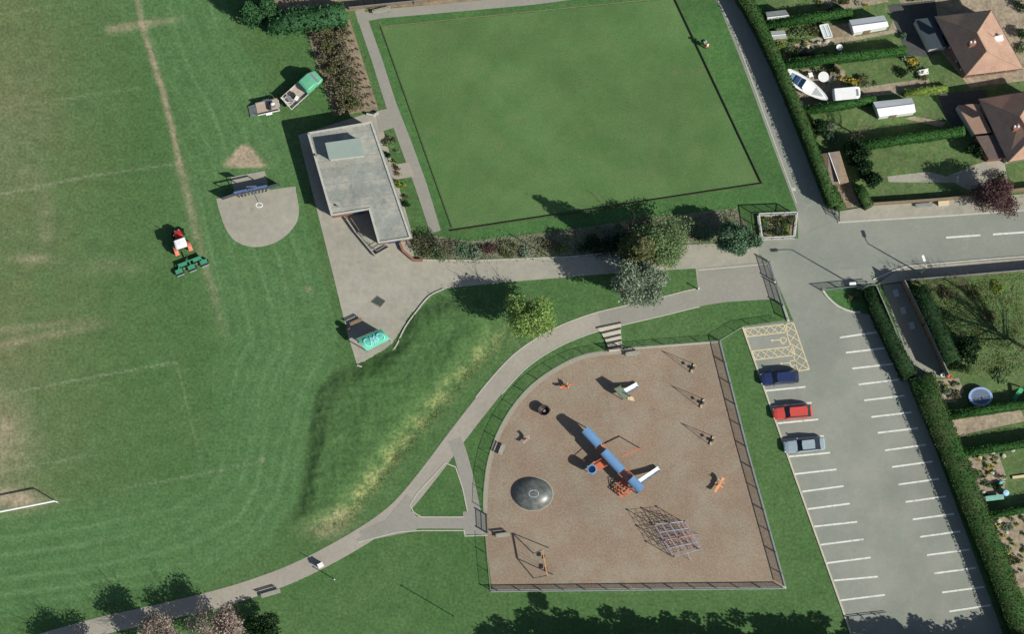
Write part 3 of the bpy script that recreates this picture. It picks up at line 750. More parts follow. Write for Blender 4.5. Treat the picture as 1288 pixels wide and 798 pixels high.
for u, v in ((.04, .1), (.96, .1), (.04, .9), (.96, .9)):
    p = bil(u, v); MB().tube([(p.x, p.y, 0), (p.x, p.y, zc - .05)], .06, 8).build('post', metal_d, o)
a, b = bil(.05, .06), bil(.95, .06); mm = MB().beam((a.x, a.y, 1.2), (b.x, b.y, 1.2), .05, 1.5); mm.build('back_panel', metal_d, o)
a, b = bil(.05, .25), bil(.9, .25); mm = MB().beam((a.x, a.y, .45), (b.x, b.y, .45), .4, .06); mm.build('seat', metal_d, o)
o = thing('litter_bin', 'dark litter bin standing on the plaza left of the shelter', 'bin', G(438, 414))
q = o.location; MB().lathe(q, [(.26, 0), (.29, .95), (.31, .96), (.31, 1.02), (.2, 1.06)], 12).build('bin_body', metal_d, o)
q2 = MB().lathe((q.x, q.y, 1.06), [(.3, 0), (.3, .03), (.1, .12)], 12).build('lid', black_m, o)
o = thing('dark_bench', 'dark slatted bench at the left edge of the plaza', 'bench', G(447, 406))
def bench(o, a, b, mat, leg_m, back=True, w=.42, hz=.45):
    A, B = G(*a), G(*b); d = (B - A).normalized(); nr = Vector((-d.y, d.x, 0))
    m = MB()
    for k in range(3): m.beam(A + nr * (w * (k - 1) / 3) + Vector((0, 0, hz)), B + nr * (w * (k - 1) / 3) + Vector((0, 0, hz)), w / 3 - .02, .05)
    m.build('seat', mat, o)
    if back:
        m = MB()
        for z in (.62, .8): m.beam(A + nr * (w * .55) + Vector((0, 0, z)), B + nr * (w * .55) + Vector((0, 0, z)), .04, .12)
        m.build('backrest', mat, o)
    for f in (.1, .9):
        p = A.lerp(B, f); m = MB().beam(p + nr * w * .45 + Vector((0, 0, 0)), p + nr * w * .45 + Vector((0, 0, .85 if back else hz - .03)), .06, .06)
        m.beam(p - nr * w * .4, p - nr * w * .4 + Vector((0, 0, hz - .03)), .06, .06); m.build('leg', leg_m, o)
bench(o, (441, 410), (456, 403), wood_m, metal_d)

# ------------------------------------------------------------ kick about goal with hoop
o = thing('ball_wall', 'blue and grey metal kick wall with basketball hoop on the ball court', 'goal', G(318, 240))
wall_m = M('dark_mesh_panel', (.055, .065, .07), .6, .15, 4)
A, B = G(296, 246), G(338, 237)
def vpanel(a, b, z0, z1, t_, nm, mat):
    m = MB().beam(a + Vector((0, 0, (z0 + z1) / 2)), b + Vector((0, 0, (z0 + z1) / 2)), t_, z1 - z0); return m.build(nm, mat, o)
C1, C2 = G(303, 250), G(335, 243.5)
vpanel(A, A.lerp(B, .46), 0, 1.5, .05, 'lower_panel', wall_m); vpanel(A.lerp(B, .50), B, 0, 1.5, .05, 'lower_panel', wall_m)
Z = Vector((0, 0, 1))
bluf = M('faded_blue_rail', (.09, .15, .30), .5, .1, 3)
MB().beam(A + Z * 2.2, B + Z * 2.2, .14, .10).build('crossbar', bluf, o)
MB().beam(A + Z * 1.53, B + Z * 1.53, .10, .06).build('middle_rail', bluf, o)
for p in (A, A.lerp(B, .48), B): MB().tube([p, p + Z * 2.25], .06, 8).build('post', bluedk_m, o)
for p, d in ((A, G(281, 251) - A), (B, G(352, 233) - B)):
    vpanel(p, p + d * .95, 0, 1.5, .05, 'wing_panel', wall_m); MB().tube([p + d, p + d + Z * 1.6], .05, 8).build('post', bluedk_m, o)
shed_p = [C1 + Z * 1.25, C2 + Z * 1.25, B + Z * 1.35, A + Z * 1.35]
m = MB()
for k in range(9): m.beam(shed_p[0].lerp(shed_p[1], k / 8), shed_p[3].lerp(shed_p[2], k / 8), .22, .04)
m.build('net_panel', wall_m, o)
mid = A.lerp(B, .55)
bb = MB().beam(mid + Vector((-.55, .1, 2.75)), mid + Vector((.55, .2, 2.75)), .04, .75); bb.build('backboard', M('backboard_grey', (.13, .15, .2), .5), o)
arm_e = W(326, 257, 3.0)
MB().beam(mid + Z * 2.9, arm_e, .07, .07).build('arm', bluedk_m, o)
m = MB(); ring = [arm_e + Vector((.36 * math.cos(a), -.1 + .26 * math.sin(a), 0)) for a in [R(k) for k in range(0, 361, 24)]]
m.tube(ring, .05, 6, caps=False); m.build('hoop', white_m, o)

# ------------------------------------------------------------ football goal
o = thing('football_goal', 'white football goal at the left edge of the sports pitch', 'goal', G(36, 639))
A, B = G(72, 632), G(-24, 651); m = MB().tube([A + Z * 2.4, B + Z * 2.4], .10, 8); m.build('crossbar', white_m, o)
for p in (A, B): MB().tube([p, p + Z * 2.42], .07, 8).build('post', white_m, o)

# ------------------------------------------------------------ lamp posts and small posts
def lamp(label, px, py, h, dirpx, arm):
    b = G(px, py); o = thing('street_lamp', label, 'street lamp', b)
    MB().tube([b, b + Z * 1.2, b + Z * 1.25, b + Z * h], [.11, .10, .075, .05], 10).build('pole', metal_g, o)
    d = (G(px + dirpx[0], py + dirpx[1]) - b).normalized()
    MB().tube([b + Z * (h - .02), b + Z * (h + .1) + d * .3, b + Z * (h + .15) + d * arm], .045, 6).build('arm', metal_g, o)
    e = b + Z * (h + .15) + d * arm
    hd = MB().beam(e - d * .1, e + d * .6, .28, .16); hd.build('lamp_head', white_m, o); return o
lamp('tall street lamp by the railing on the grass island', 1084, 365, 7.0, (-30, 2), 1.6)
lamp('street lamp on the pavement beside the driveway entrance', 1157, 344, 5.2, (-4, -12), .8)
def post(name, label, cat, px, py, h, r_, mat, cap=None, sign=None):
    b = G(px, py); o = thing(name, label, cat, b)
    MB().tube([b, b + Z * h], r_, 8).build('pole', mat, o)
    if cap: MB().lathe((b.x, b.y, h), [(r_ * 1.6, 0), (r_ * 1.6, .08), (r_ * .5, .16)], 8).build('cap', cap, o)
    if sign: MB().box((b.x, b.y, h - sign[1] / 2), (sign[0], .04, sign[1]), sign[2]).build('sign_panel', sign[3], o)
post('path_post', 'slim post standing in the grass below the curved path', 'post', 422, 730, 2.2, .05, metal_g, white_m)
post('lamp_post', 'thin dark post in the soil bed below the bowling green', 'post', 699, 328, 4.6, .05, metal_d, metal_d)
post('thin_pole', 'thin pole standing on the grass left of the playground corner', 'pole', 571, 776, 5.2, .05, metal_d, metal_d)
post('marker_post', 'short white post at the corner of the small grass patch by the yard', 'post', 878, 364, 1.0, .06, white_m, white_m)
post('name_sign', 'small white sign post beside the railing of the grass island', 'sign', 1080, 364, 1.1, .05, metal_g, None, (.55, .35, .1, white_m))
b_ = thing('dog_bin', 'pale litter bin beside the curved path at lower left', 'bin', G(404, 712))
q = b_.location; MB().box((q.x, q.y, .5), (.55, .45, 1.0), .5).build('bin_body', M('bin_grey', (.4, .38, .36), .6), b_); MB().box((q.x, q.y, 1.04), (.62, .52, .08), .5).build('lid', white_m, b_)
MB().tube([(q.x - .2, q.y + .2, 0), (q.x - .2, q.y + .2, 1.9)], .05, 6).build('post', metal_d, b_)
for lab, a, b, back, leg in (('pale bench beside the path near the blossom tree', (329, 751), (353, 744), True, metal_d),
                             ('bench at the top of the playground right of the steps', (787, 447), (804, 444.5), True, metal_d),
                             ('bench at the left side of the playground', (629, 573), (634, 560), True, metal_d),
                             ('bench beside the tall swing at the left of the playground', (624, 675), (641, 673), True, metal_d),
                             ('pale bench at the corner of the path above the bowling green', (469, 17), (491, 12), True, metal_d)):
    o = thing('park_bench', lab, 'bench', G(*lerp(a, b, .5))); bench(o, a, b, M('pale_bench_wood', (.30, .30, .25), .8, .15, 4), leg, back)

# ------------------------------------------------------------ playground equipment
def Bm(a, b, w_, h_): return MB().beam(a, b, w_, h_)
# main climbing unit
o = thing('play_climbing_frame', 'large blue and orange climbing frame with three towers and slide', 'climbing frame', G(768, 580))
tw = [(744, 552), (770, 582), (799, 611)]
ax = (G(799, 611) - G(744, 552)).normalized(); nrm = Vector((-ax.y, ax.x, 0))
for k, (x, y) in enumerate(tw):
    c = G(x, y); hl = (1.15, 1.45, .85)[k]; hw = .52
    for s1 in (-1, 1):
        for s2 in (-1, 1):
            p = c + ax * hl * s1 * .9 + nrm * hw * s2 * .85; MB().tube([p, p + Z * 2.45], .06, 8).build('post', bluedk_m, o)
    m = MB(); N = 10; vs_ = []
    for th in (0, .05):
        for e in (-1, 1):
            for j in range(N + 1):
                a = math.pi * j / N; p = c + ax * hl * e + nrm * (-math.cos(a) * hw) + Z * (2.35 + .38 * math.sin(a) - th); vs_.append(p)
    K = 2 * (N + 1)
    fs_ = [(j, j + 1, N + 2 + j, N + 1 + j) for j in range(N)] + [(K + j, K + N + 1 + j, K + N + 2 + j, K + j + 1) for j in range(N)]
    m.add(vs_, fs_).build('roof', blue_m, o)
    Bm(c - ax * hl * .9 + Z * 1.3, c + ax * hl * .9 + Z * 1.3, hw * 1.8, .08).build('platform', bluedk_m, o)
    for s2 in (-1, 1):
        Bm(c - ax * hl * .9 + nrm * hw * .88 * s2 + Z * 1.7, c + ax * hl * .9 + nrm * hw * .88 * s2 + Z * 1.7, .05, .75).build('side_panel', bluedk_m if k != 1 else blue_m, o)
for (a, b, ha, hb) in ((0, 1, 1.15, 1.45), (1, 2, 1.45, .85)):
    A = G(*tw[a]) + ax * (ha * .9); B = G(*tw[b]) - ax * (hb * .9)
    br = Bm(A + Z * 1.28, B + Z * 1.28, .8, .07).build('bridge', M('faded_orange', (.44, .24, .17), .6), o)
    for s2 in (-1, 1):
        Bm(A + nrm * .5 * s2 + Z * 2.0, B + nrm * .5 * s2 + Z * 2.0, .07, .07).build('handrail', orange_m, o)
# slide
m = MB(); top = G(803, 608, 1.35); end = G(829, 590, .25); d = (end - top); dn = Vector((d.x, d.y, 0)).normalized(); nn = Vector((-dn.y, dn.x, 0))
prof = []
for i in range(9):
    f = i / 8; p = top.lerp(end, f); p.z = 1.35 - 1.1 * (f ** .9) + (.06 if f > .85 else 0); prof.append(p)
vs_ = []; fs_ = []
for p in prof: vs_ += [p - nn * .28 + Z * .18, p - nn * .26, p + nn * .26, p + nn * .28 + Z * .18]
for i in range(8):
    for k in range(3): a = i * 4 + k; fs_.append((a, a + 4, a + 5, a + 1))
m.add(vs_, fs_); m.build('slide', steel_m, o)
# round barrel tower with orange deck
c = G(744, 592); MB().lathe((c.x, c.y, .9), [(.50, 0), (.55, .9), (.55, 1.0), (.40, 1.02), (.36, .3)], 16).build('barrel_tower', blue_m, o)
for a in (0.6, 2.7, 4.8):
    p = c + Vector((math.cos(a) * .45, math.sin(a) * .45, 0)); MB().tube([p, p + Z * .95], .05, 6).build('post', bluedk_m, o)
Bm(G(749, 589, 1.0), G(764, 580, 1.2), .95, .07).build('crossing_deck', orange_m, o)
for s in (-1, 1): Bm(G(749, 589, 1.75) + nrm * 0 + ax * .5 * s, G(764, 580, 1.95) + ax * .5 * s, .06, .06).build('handrail', orange_m, o)
# overhead bar arm
A = G(781, 577, 2.2); B = G(806, 565, 2.2)
Bm(A, B, .10, .10).build('overhead_bar', orange_m, o)
p = G(806, 565); MB().tube([p, p + Z * 2.25], .06, 8).build('post', orange_m, o)
# orange scramble net at lower tower
m = MB(); c = G(784, 615)
for i in range(5):
    for s in ((1, 0), (0, 1)):
        u = -.75 + i * .375
        a = c + ax * u * s[0] + nrm * u * s[1] - (nrm * s[0] + ax * s[1]) * .75; b = c + ax * u * s[0] + nrm * u * s[1] + (nrm * s[0] + ax * s[1]) * .75
        za = .5 + .5 * math.cos(u); m.tube([a + Z * .45, (a + b) / 2 + Z * 1.1, b + Z * .45], .055, 5)
m.build('scramble_net', orange_m, o)
hoopm = MB(); hoopm.tube([c + Vector((1.0 * math.cos(a), .7 * math.sin(a), .45)) for a in [R(k) for k in range(0, 361, 30)]], .05, 6); hoopm.build('net_ring', orange_m, o)
for a in (0, 1.57, 3.14, 4.71):
    p = c + Vector((1.0 * math.cos(a), .7 * math.sin(a), 0)); MB().tube([p, p + Z * .46], .04, 5).build('leg', metal_d, o)

# small toddler slide
o = thing('toddler_slide', 'small green toddler slide with a steel chute', 'slide', G(783, 496))
deck_m = M('grey_green_panel', (.15, .2, .15), .6, .1, 3)
p4 = [G(772, 491), G(780, 487), G(792, 500), G(783, 503)]
MB().prism(p4, 1.05, 1.13).build('platform', deck_m, o)
for p in p4: MB().tube([p, Vector((p.x, p.y, 1.9))], .05, 6).build('post', deck_m, o)
MB().beam(p4[0] + Z * 1.5, p4[3] + Z * 1.5, .05, .7).build('side_panel', deck_m, o)
MB().beam(p4[1] + Z * 1.5, p4[0] + Z * 1.5, .05, .7).build('side_panel', olive_l, o)
top = G(786, 494, 1.12); end = G(802, 484.5, .2); d = end - top; dn = Vector((d.x, d.y, 0)).normalized(); nn = Vector((-dn.y, dn.x, 0)); vs_ = []; fs_ = []
for i in range(7):
    p = top.lerp(end, i / 6); p.z = top.z - (top.z - end.z) * min(1, (i / 5.2) ** .9)
    vs_ += [p - nn * .30 + Z * .2, p - nn * .27, p + nn * .27, p + nn * .30 + Z * .2]
for i in range(6):
    for k in range(3): a = i * 4 + k; fs_.append((a, a + 4, a + 5, a + 1))
MB().add(vs_, fs_).build('chute', steel_m, o)
for k in range(4):
    A = lerp((789, 502), (795, 503), k / 3); z = .3 + .2 * (3 - k); Bm(G(A[0], A[1] - 3, z), G(A[0] + 2, A[1] + 2, z), .2, .05).build('step', cream_m, o)

# frames with hanging discs
for lab, px, py in (('narrow A frame with two hanging discs nearest the top fence', 871, 464), ('middle narrow A frame with two hanging discs by the right fence', 883, 508),
                    ('lowest narrow A frame with two hanging discs by the right fence', 895, 555)):
    o = thing('disc_climber', lab, 'climbing frame', G(px, py), 0, 'A frames with hanging discs')
    A, B = G(px + 2.5, py - 5.5), G(px - 2, py + 5.5); T_ = A.lerp(B, .5) + Z * 3.15
    for q in (A, B): MB().tube([q, T_], .032, 6).build('leg', metal_g, o)
    Bm(A + Z * .12, B + Z * .12, .2, .16).build('foot_bar', cream_m, o)
    for z in (.35, .95):
        c = A.lerp(B, .5); MB().lathe((c.x, c.y, z), [(.17, 0), (.19, .08), (.12, .14)], 10).build('disc', metal_d, o)
    MB().tube([A.lerp(B, .5) + Z * .3, T_], .02, 5).build('rope', black_m, o)
# swing with two seats
o = thing('swing_frame', 'tall swing with two seats at the lower left of the playground', 'swing', G(683, 708))
hz = 3.0; b0, b1 = G(682, 693), G(688, 725)
Bm(b0 + Z * hz, b1 + Z * hz, .13, .13).build('top_beam', M('orange_cream_beam', (.5, .27, .13), .6), o)
for e, f1, f2 in ((b0, (671, 697), (691, 690)), (b1, (671, 728), (697, 724))):
    for f in (f1, f2): MB().tube([e + Z * hz, G(*f)], .055, 6).build('leg', metal_g, o)
for f in (.25, .72):
    c = b0.lerp(b1, f)
    st = Bm(c + Vector((-.18, 0, .5)), c + Vector((.18, 0, .5)), .42, .12).build('seat', black_m, o)
    for s in (-1, 1): MB().tube([c + Vector((.0, .18 * s, .5)), c + Vector((0, .18 * s, hz))], .012, 4).build('chain', metal_g, st, world=True)
# steel dome
o = thing('climbing_dome', 'smooth grey dome mound at the left of the playground', 'dome', G(670, 622))
q = o.location; prof = [(2.2 * math.cos(a), 1.05 * math.sin(a)) for a in [R(k) for k in range(0, 90, 8)]] + [(.02, 1.05)]
MB().lathe(q, prof, 32, 1, .82).build('dome_surface', M('dark_grey_rubber', (.085, .095, .085), .38, .35, 2.2, spec=.6, tint=(.13, .135, .12)), o, smooth=True)
MB().lathe((q.x, q.y, .0), [(2.32, 0), (2.32, .045), (2.15, .05)], 32, 1, .82).build('rim', M('grey_rim', (.3, .29, .25), .8), o)
MB().tube([q + Vector((.55 * math.cos(a) + .1, .4 * math.sin(a), 1.05 - .03)) for a in [R(k) for k in range(0, 361, 40)]], .045, 5).build('hand_grips', M('pale_grips', (.42, .45, .46), .4), o)
# spinner bowl
o = thing('spinner_bowl', 'dark round spinner bowl with pale centre near the curved fence', 'spinner', G(684, 517))
q = o.location; MB().lathe(q, [(.16, 0), (.2, .25), (.62, .5), (.68, .9), (.6, .9), (.5, .55), (.05, .4)], 20, 1, .88).build('bowl', M('dark_bowl', (.05, .035, .03), .5), o, smooth=True)
MB().lathe((q.x + .1, q.y - .1, .42), [(.2, 0), (.16, .12), (.02, .15)], 12).build('seat_pad', M('pale_pad', (.5, .46, .42), .6), o)
p = G(694, 517); MB().tube([p, p + Z * .6], .06, 6).build('handle', cream_m, o)
# spring riders
def springer(label, px, py, mat, rz, sc):
    o = thing('spring_rider', label, 'spring rider', G(px, py), rz)
    MB().tube([(.12 * math.cos(a) , .12 * math.sin(a), .02 + a * .018) for a in [k * .6 for k in range(40)]], .025, 4).build('spring', metal_d, o, world=False)
    m = MB(); pf = [(-.55, .5), (-.6, .8), (-.35, .68), (0, .66), (.25, .8), (.38, 1.05), (.6, 1.0), (.55, .8), (.35, .5), (0, .45)]
    vs_ = [(x * sc, -.1 * sc, z) for x, z in pf] + [(x * sc, .1 * sc, z) for x, z in pf]; k = len(pf)
    m.add(vs_, [tuple(range(k)), tuple(reversed(range(k, 2 * k)))] + [((i + 1) % k, i, k + i, k + (i + 1) % k) for i in range(k)])
    m.build('body', mat, o, world=False)
    MB().beam((.3 * sc, -.32 * sc, .95), (.3 * sc, .32 * sc, .95), .06, .06).build('handlebar', cream_m, o, world=False)
    MB().beam((0, -.33 * sc, .5), (0, .33 * sc, .5), .14, .05).build('foot_bar', mat, o, world=False)
springer('orange spring rider alone at the right of the playground', 904, 611, M('bright_orange', (.75, .32, .14), .5), 1.0, 1.5)
springer('small orange spring rider near the top curve of the playground', 711, 487, orange_m, .2, 1.0)
springer('small pale spring rider above the left bench of the playground', 662, 554, M('pale_pink_rider', (.42, .3, .24), .6), .9, .9)
# rope net climber
o = thing('rope_climbing_net', 'box shaped rope climbing net in pale blue and red', 'climbing net', G(849, 679))
bl = M('pale_blue_rope', (.33, .36, .45), .7); rd = M('faded_red_rope', (.46, .24, .24), .7)
q4 = [G(822, 661), G(859, 657), G(880, 692), G(846, 701)]
def qb(u, v, z): p = q4[0].lerp(q4[1], u).lerp(q4[3].lerp(q4[2], u), v); p.z = z; return p
for (u, v) in ((0, 0), (1, 0), (0, 1), (1, 1), (.5, 0), (0, .5)): MB().tube([qb(u, v, 0), qb(u, v, 2.7)], .045, 6).build('post', bl if u else metal_g, o)
mb_, mr_ = MB(), MB(); mj = MB()
for z in (.5, 1.25, 2.0, 2.65):
    for i in range(5):
        f = i / 4; (mb_ if (i + int(z * 2)) % 2 else mr_).tube([qb(f, 0, z), qb(f, 1, z)], .026, 4); (mr_ if i == 2 else mb_).tube([qb(0, f, z), qb(1, f, z)], .026, 4)
for i in range(5):
    for j in range(5): (mr_ if (i * j) % 2 else mb_).tube([qb(i / 4, j / 4, .5), qb(i / 4, j / 4, 2.65)], .02, 4)
for s in range(2):
    mb_.tube([qb(0, s, .1), qb(.5, s, 2.6), qb(1, s, .1)], .026, 4); mb_.tube([qb(s, 0, .1), qb(s, .5, 2.6), qb(s, 1, .1)], .026, 4)
for e in ((-.25, .5), (1.25, .5), (.5, -.2), (.5, 1.25)): mb_.tube([qb(e[0], e[1], .05), qb(min(1, max(0, e[0])), min(1, max(0, e[1])), 2.6)], .03, 4)
mb_.build('pale_ropes', bl, o); mr_.build('red_ropes', rd, o)
for (u, v) in ((0, 0), (.5, 0), (1, 0), (0, .5), (0, 1), (.5, .5)): mj.ball(qb(u, v, 2.7), .11, 5)
mj.build('rope_joints', metal_d, o)

# ------------------------------------------------------------ vehicles (local frames, nose along +x)
def wheel(o, x, y, r_, w_):
    wh = MB(); wh.tube([(x, y - w_ / 2, r_), (x, y + w_ / 2, r_)], r_, 14); t_ = wh.build('wheel', tyre_m, o, world=False)
    MB().tube([(x, y - w_ / 2 - .01, r_), (x, y + w_ / 2 + .01, r_)], r_ * .55, 10).build('rim', metal_g, t_, world=False)
def hull(st):
    """st: list of (x, half width at sill, half width at top, z bottom, z top)"""
    m = MB(); n_ = len(st); vs_ = []
    for x, w0, w1, z0, z1 in st:
        zm = z0 + (z1 - z0) * .55
        vs_ += [(x, -w0 * .93, z0), (x, -w0, zm), (x, -w1 * .97, z1 - .05), (x, -w1 * .86, z1), (x, 0, z1 + .025), (x, w1 * .86, z1), (x, w1 * .97, z1 - .05), (x, w0, zm), (x, w0 * .93, z0)]
    fs_ = []
    for i in range(n_ - 1):
        for k in range(9):
            a = i * 9 + k; b = i * 9 + (k + 1) % 9; fs_.append((a, b, b + 9, a + 9))
    fs_ += [tuple(range(8, -1, -1)), tuple((n_ - 1) * 9 + k for k in range(9))]
    return m.add(vs_, fs_)
def car(label, px, py, tail, L, wd, h, paint, saloon):
    c = G(px, py); t_ = G(*tail); d = c - t_
    o = thing('parked_car', label, 'car', c, math.atan2(d.y, d.x), 'cars parked along the left bays')
    a = L / 2; hw = wd / 2
    hull([(-a, hw * .80, hw * .78, .35, .78), (-a + .12, hw * .94, hw * .9, .22, .92), (-a * .55, hw, hw * .93, .18, .95), (a * .25, hw, hw * .93, .18, .92), (a * .78, hw * .97, hw * .85, .2, .80), (a - .12, hw * .85, hw * .75, .24, .70), (a, hw * .7, hw * .62, .35, .62)]).build('body', paint, o, world=False, smooth=False)
    r0, r1 = (-.80 * a, .38 * a) if saloon else (-.93 * a, .40 * a)
    rr0, rr1 = (-.46 * a, .10 * a) if saloon else (-.72 * a, .12 * a)
    gh = MB(); zb, zt = .90, h - .03
    vs_ = [(r0, -hw * .86, zb), (r1, -hw * .84, zb - .02), (r1, hw * .84, zb - .02), (r0, hw * .86, zb), (rr0, -hw * .68, zt), (rr1, -hw * .68, zt), (rr1, hw * .68, zt), (rr0, hw * .68, zt)]
    gh.add(vs_, [(4, 5, 6, 7), (0, 1, 5, 4), (1, 2, 6, 5), (2, 3, 7, 6), (3, 0, 4, 7)]).build('windows', glass_d, o, world=False)
    rm = MB(); rm.prism([(rr0 - .04, -hw * .66), (rr1 + .04, -hw * .66), (rr1 + .10, 0), (rr1 + .04, hw * .66), (rr0 - .04, hw * .66), (rr0 - .08, 0)], zt - .02, h + .02); rm.build('roof', paint, o, world=False)
    for s in (-1, 1):
        for x in (-a * .6, a * .62): wheel(o, x, s * (hw - .09), .29, .18)
        MB().ball((a - .10, s * hw * .62, .60), (.10, .14, .07), 6).build('headlight', white_m, o, world=False)
        MB().ball((-a + .05, s * hw * .68, .74), (.06, .12, .07), 6).build('tail_light', red_m, o, world=False)
        MB().box((r1 - .12, s * (hw + .06), .98), (.12, .14, .1)).build('wing_mirror', paint, o, world=False)
    return o
car('dark navy parked car next to the cream hatched bays', 980, 476, (1005, 474), 4.2, 1.55, 1.38, navy_m, False)
car('red parked car between the navy and the silver car', 996, 519.5, (1021, 517.5), 4.3, 1.5, 1.4, carred_m, False)
car('silver blue parked saloon car, lowest of the three', 1011, 561, (1036, 558.5), 4.5, 1.5, 1.36, silver_m, True)

# green pick up with flat bed
c = G(381, 114); d = G(402, 96) - G(362, 132)
o = thing('flatbed_truck', 'green flatbed truck parked on grass above the pavilion', 'truck', c, math.atan2(d.y, d.x))
hull([(.15, .86, .76, .45, 2.05), (.4, .9, .78, .4, 2.15), (1.25, .9, .78, .4, 2.15), (1.62, .9, .78, .4, 1.95)]).build('cab', tgreen_m, o, world=False)
hull([(1.60, .88, .8, .4, 1.25), (2.2, .85, .76, .42, 1.12), (2.42, .72, .62, .5, .95)]).build('bonnet', tgreen_m, o, world=False)
MB().add([(1.60, -.7, 1.95), (1.60, .7, 1.95), (2.0, .74, 1.22), (2.0, -.74, 1.22)], [(0, 3, 2, 1)]).build('windscreen', M('glare_windscreen', (.5, .56, .6), .1, .05, 2, metal=.5), o, world=False)  # glare on the glass is put into its pale colour
MB().box((-1.15, 0, .72), (2.5, 1.75, .1)).build('flat_bed', M('pale_bed_boards', (.42, .36, .30), .85, .15, 4), o, world=False)
for s in (-1, 1): MB().box((-1.15, s * .88, .92), (2.5, .05, .34)).build('side_board', M('pale_side_board', (.5, .47, .42), .7), o, world=False)
MB().box((-2.42, 0, .92), (.05, 1.8, .34)).build('tail_board', white_m, o, world=False); MB().box((.1, 0, 1.3), (.06, 1.7, 1.1)).build('head_board', tgreen_m, o, world=False)
for x in (-1.5, 1.5):
    for s in (-1, 1): wheel(o, x, s * .78, .36, .22)
for s in (-1, 1): MB().ball((2.36, s * .6, .75), (.08, .12, .09), 6).build('headlight', white_m, o, world=False)
def clutter(label, name, cat, px, py, z, items, rz=0):
    o = thing(name, label, cat, G(px, py, z), rz)
    for nm, mb_, mt in items: mb_.build(nm, mt, o, world=False)
    return o
clutter('pile of pale tools and machinery on the truck bed', 'tool_pile', 'tools', 368, 124, .78,
        [('roller', MB().tube([(-.4, -.5, .25), (-.4, .5, .25)], .22, 10), metal_g), ('engine', MB().box((.25, .1, .25), (.45, .4, .5)), metal_d), ('crate', MB().box((.3, -.45, .18), (.5, .35, .36), .4), white_m),
         ('handle', MB().tube([(-.4, -.4, .3), (-.9, -.2, .8), (-.9, .3, .8), (-.4, .4, .3)], .03, 6), white_m)], .7)
# trailer
c = G(336, 136); d = G(353, 132) - G(318, 140)
o = thing('machine_trailer', 'small low trailer with tan deck parked beside the truck', 'trailer', c, math.atan2(d.y, d.x))
MB().box((.1, 0, .5), (2.5, 1.35, .08)).build('deck', M('tan_deck', (.40, .31, .24), .85, .15, 4), o, world=False)
for s in (-1, 1): MB().box((.1, s * .7, .66), (2.5, .05, .3)).build('side_rail', white_m if s < 0 else metal_g, o, world=False)
rp = MB()
for k in range(7): rp.box((-1.25 - .03 * k * 4, 0, .45 - .055 * k), (.07, 1.3, .04))
for s in (-.6, 0, .6): rp.beam((-1.15, s, .48), (-2.05, s, .08), .05, .04)
rp.build('ramp', metal_g, o, world=False)
MB().beam((1.35, 0, .45), (2.1, 0, .42), .1, .1).build('drawbar', metal_d, o, world=False)
for s in (-1, 1): wheel(o, .1, s * .82, .26, .16); MB().box((.1, s * .82, .56), (.7, .2, .04)).build('mudguard', white_m, o, world=False)
clutter('grey mower machine strapped on the small trailer', 'pedestrian_mower', 'mower', 343, 134, .55,
        [('engine', MB().box((.1, 0, .3), (.5, .5, .4)), metal_g), ('roller', MB().tube([(-.3, -.45, .2), (-.3, .45, .2)], .18, 10), metal_d), ('handlebar', MB().tube([(.3, -.3, .4), (.8, -.35, .8), (.8, .35, .8), (.3, .3, .4)], .03, 6), white_m), ('cover', MB().ball((.1, .1, .55), (.25, .2, .12), 6), white_m)], .2)
# tractor
c = G(229, 307); d = G(223, 293) - G(233, 322)
o = thing('tractor', 'red tractor with white cab roof mowing the pitch', 'tractor', c, math.atan2(d.y, d.x))
hull([(.35, .42, .38, .6, 1.45), (.9, .44, .4, .55, 1.5), (1.35, .40, .34, .55, 1.38), (1.5, .3, .26, .6, 1.15)]).build('bonnet', red_m, o, world=False)
MB().box((.5, 0, .6), (2.0, .5, .35)).build('chassis', metal_d, o, world=False)
cabg = MB().add([(-.75, -.62, 1.1), (.4, -.62, 1.1), (.4, .62, 1.1), (-.75, .62, 1.1), (-.62, -.55, 2.15), (.25, -.55, 2.15), (.25, .55, 2.15), (-.62, .55, 2.15)], [(0, 1, 5, 4), (1, 2, 6, 5), (2, 3, 7, 6), (3, 0, 4, 7)])
cabg.build('cab_windows', glass_d, o, world=False)
hull([(-.8, .6, .58, 2.15, 2.26), (-.4, .66, .62, 2.15, 2.3), (.25, .62, .6, 2.15, 2.28)]).build('cab_roof', white_m, o, world=False)
for s in (-1, 1):
    wheel(o, -.6, s * .78, .62, .36); wheel(o, 1.15, s * .6, .38, .24)
    m = MB(); pts = [(-.6 + .72 * math.cos(a), s * .78, .62 + .72 * math.sin(a)) for a in [R(k) for k in range(50, 151, 25)]]
    for i in range(len(pts) - 1): m.beam(pts[i], pts[i + 1], .44, .04) if abs(pts[i][2] - pts[i + 1][2]) < 5 else None
    m.build('mudguard', M('faded_orange_guard', (.62, .2, .12), .5), o, world=False)
    MB().ball((1.42, s * .2, 1.25), (.06, .1, .08), 6).build('headlight', white_m, o, world=False)
MB().tube([(.9, .45, 1.3), (.9, .45, 2.1)], .04, 6).build('exhaust', metal_g, o, world=False)
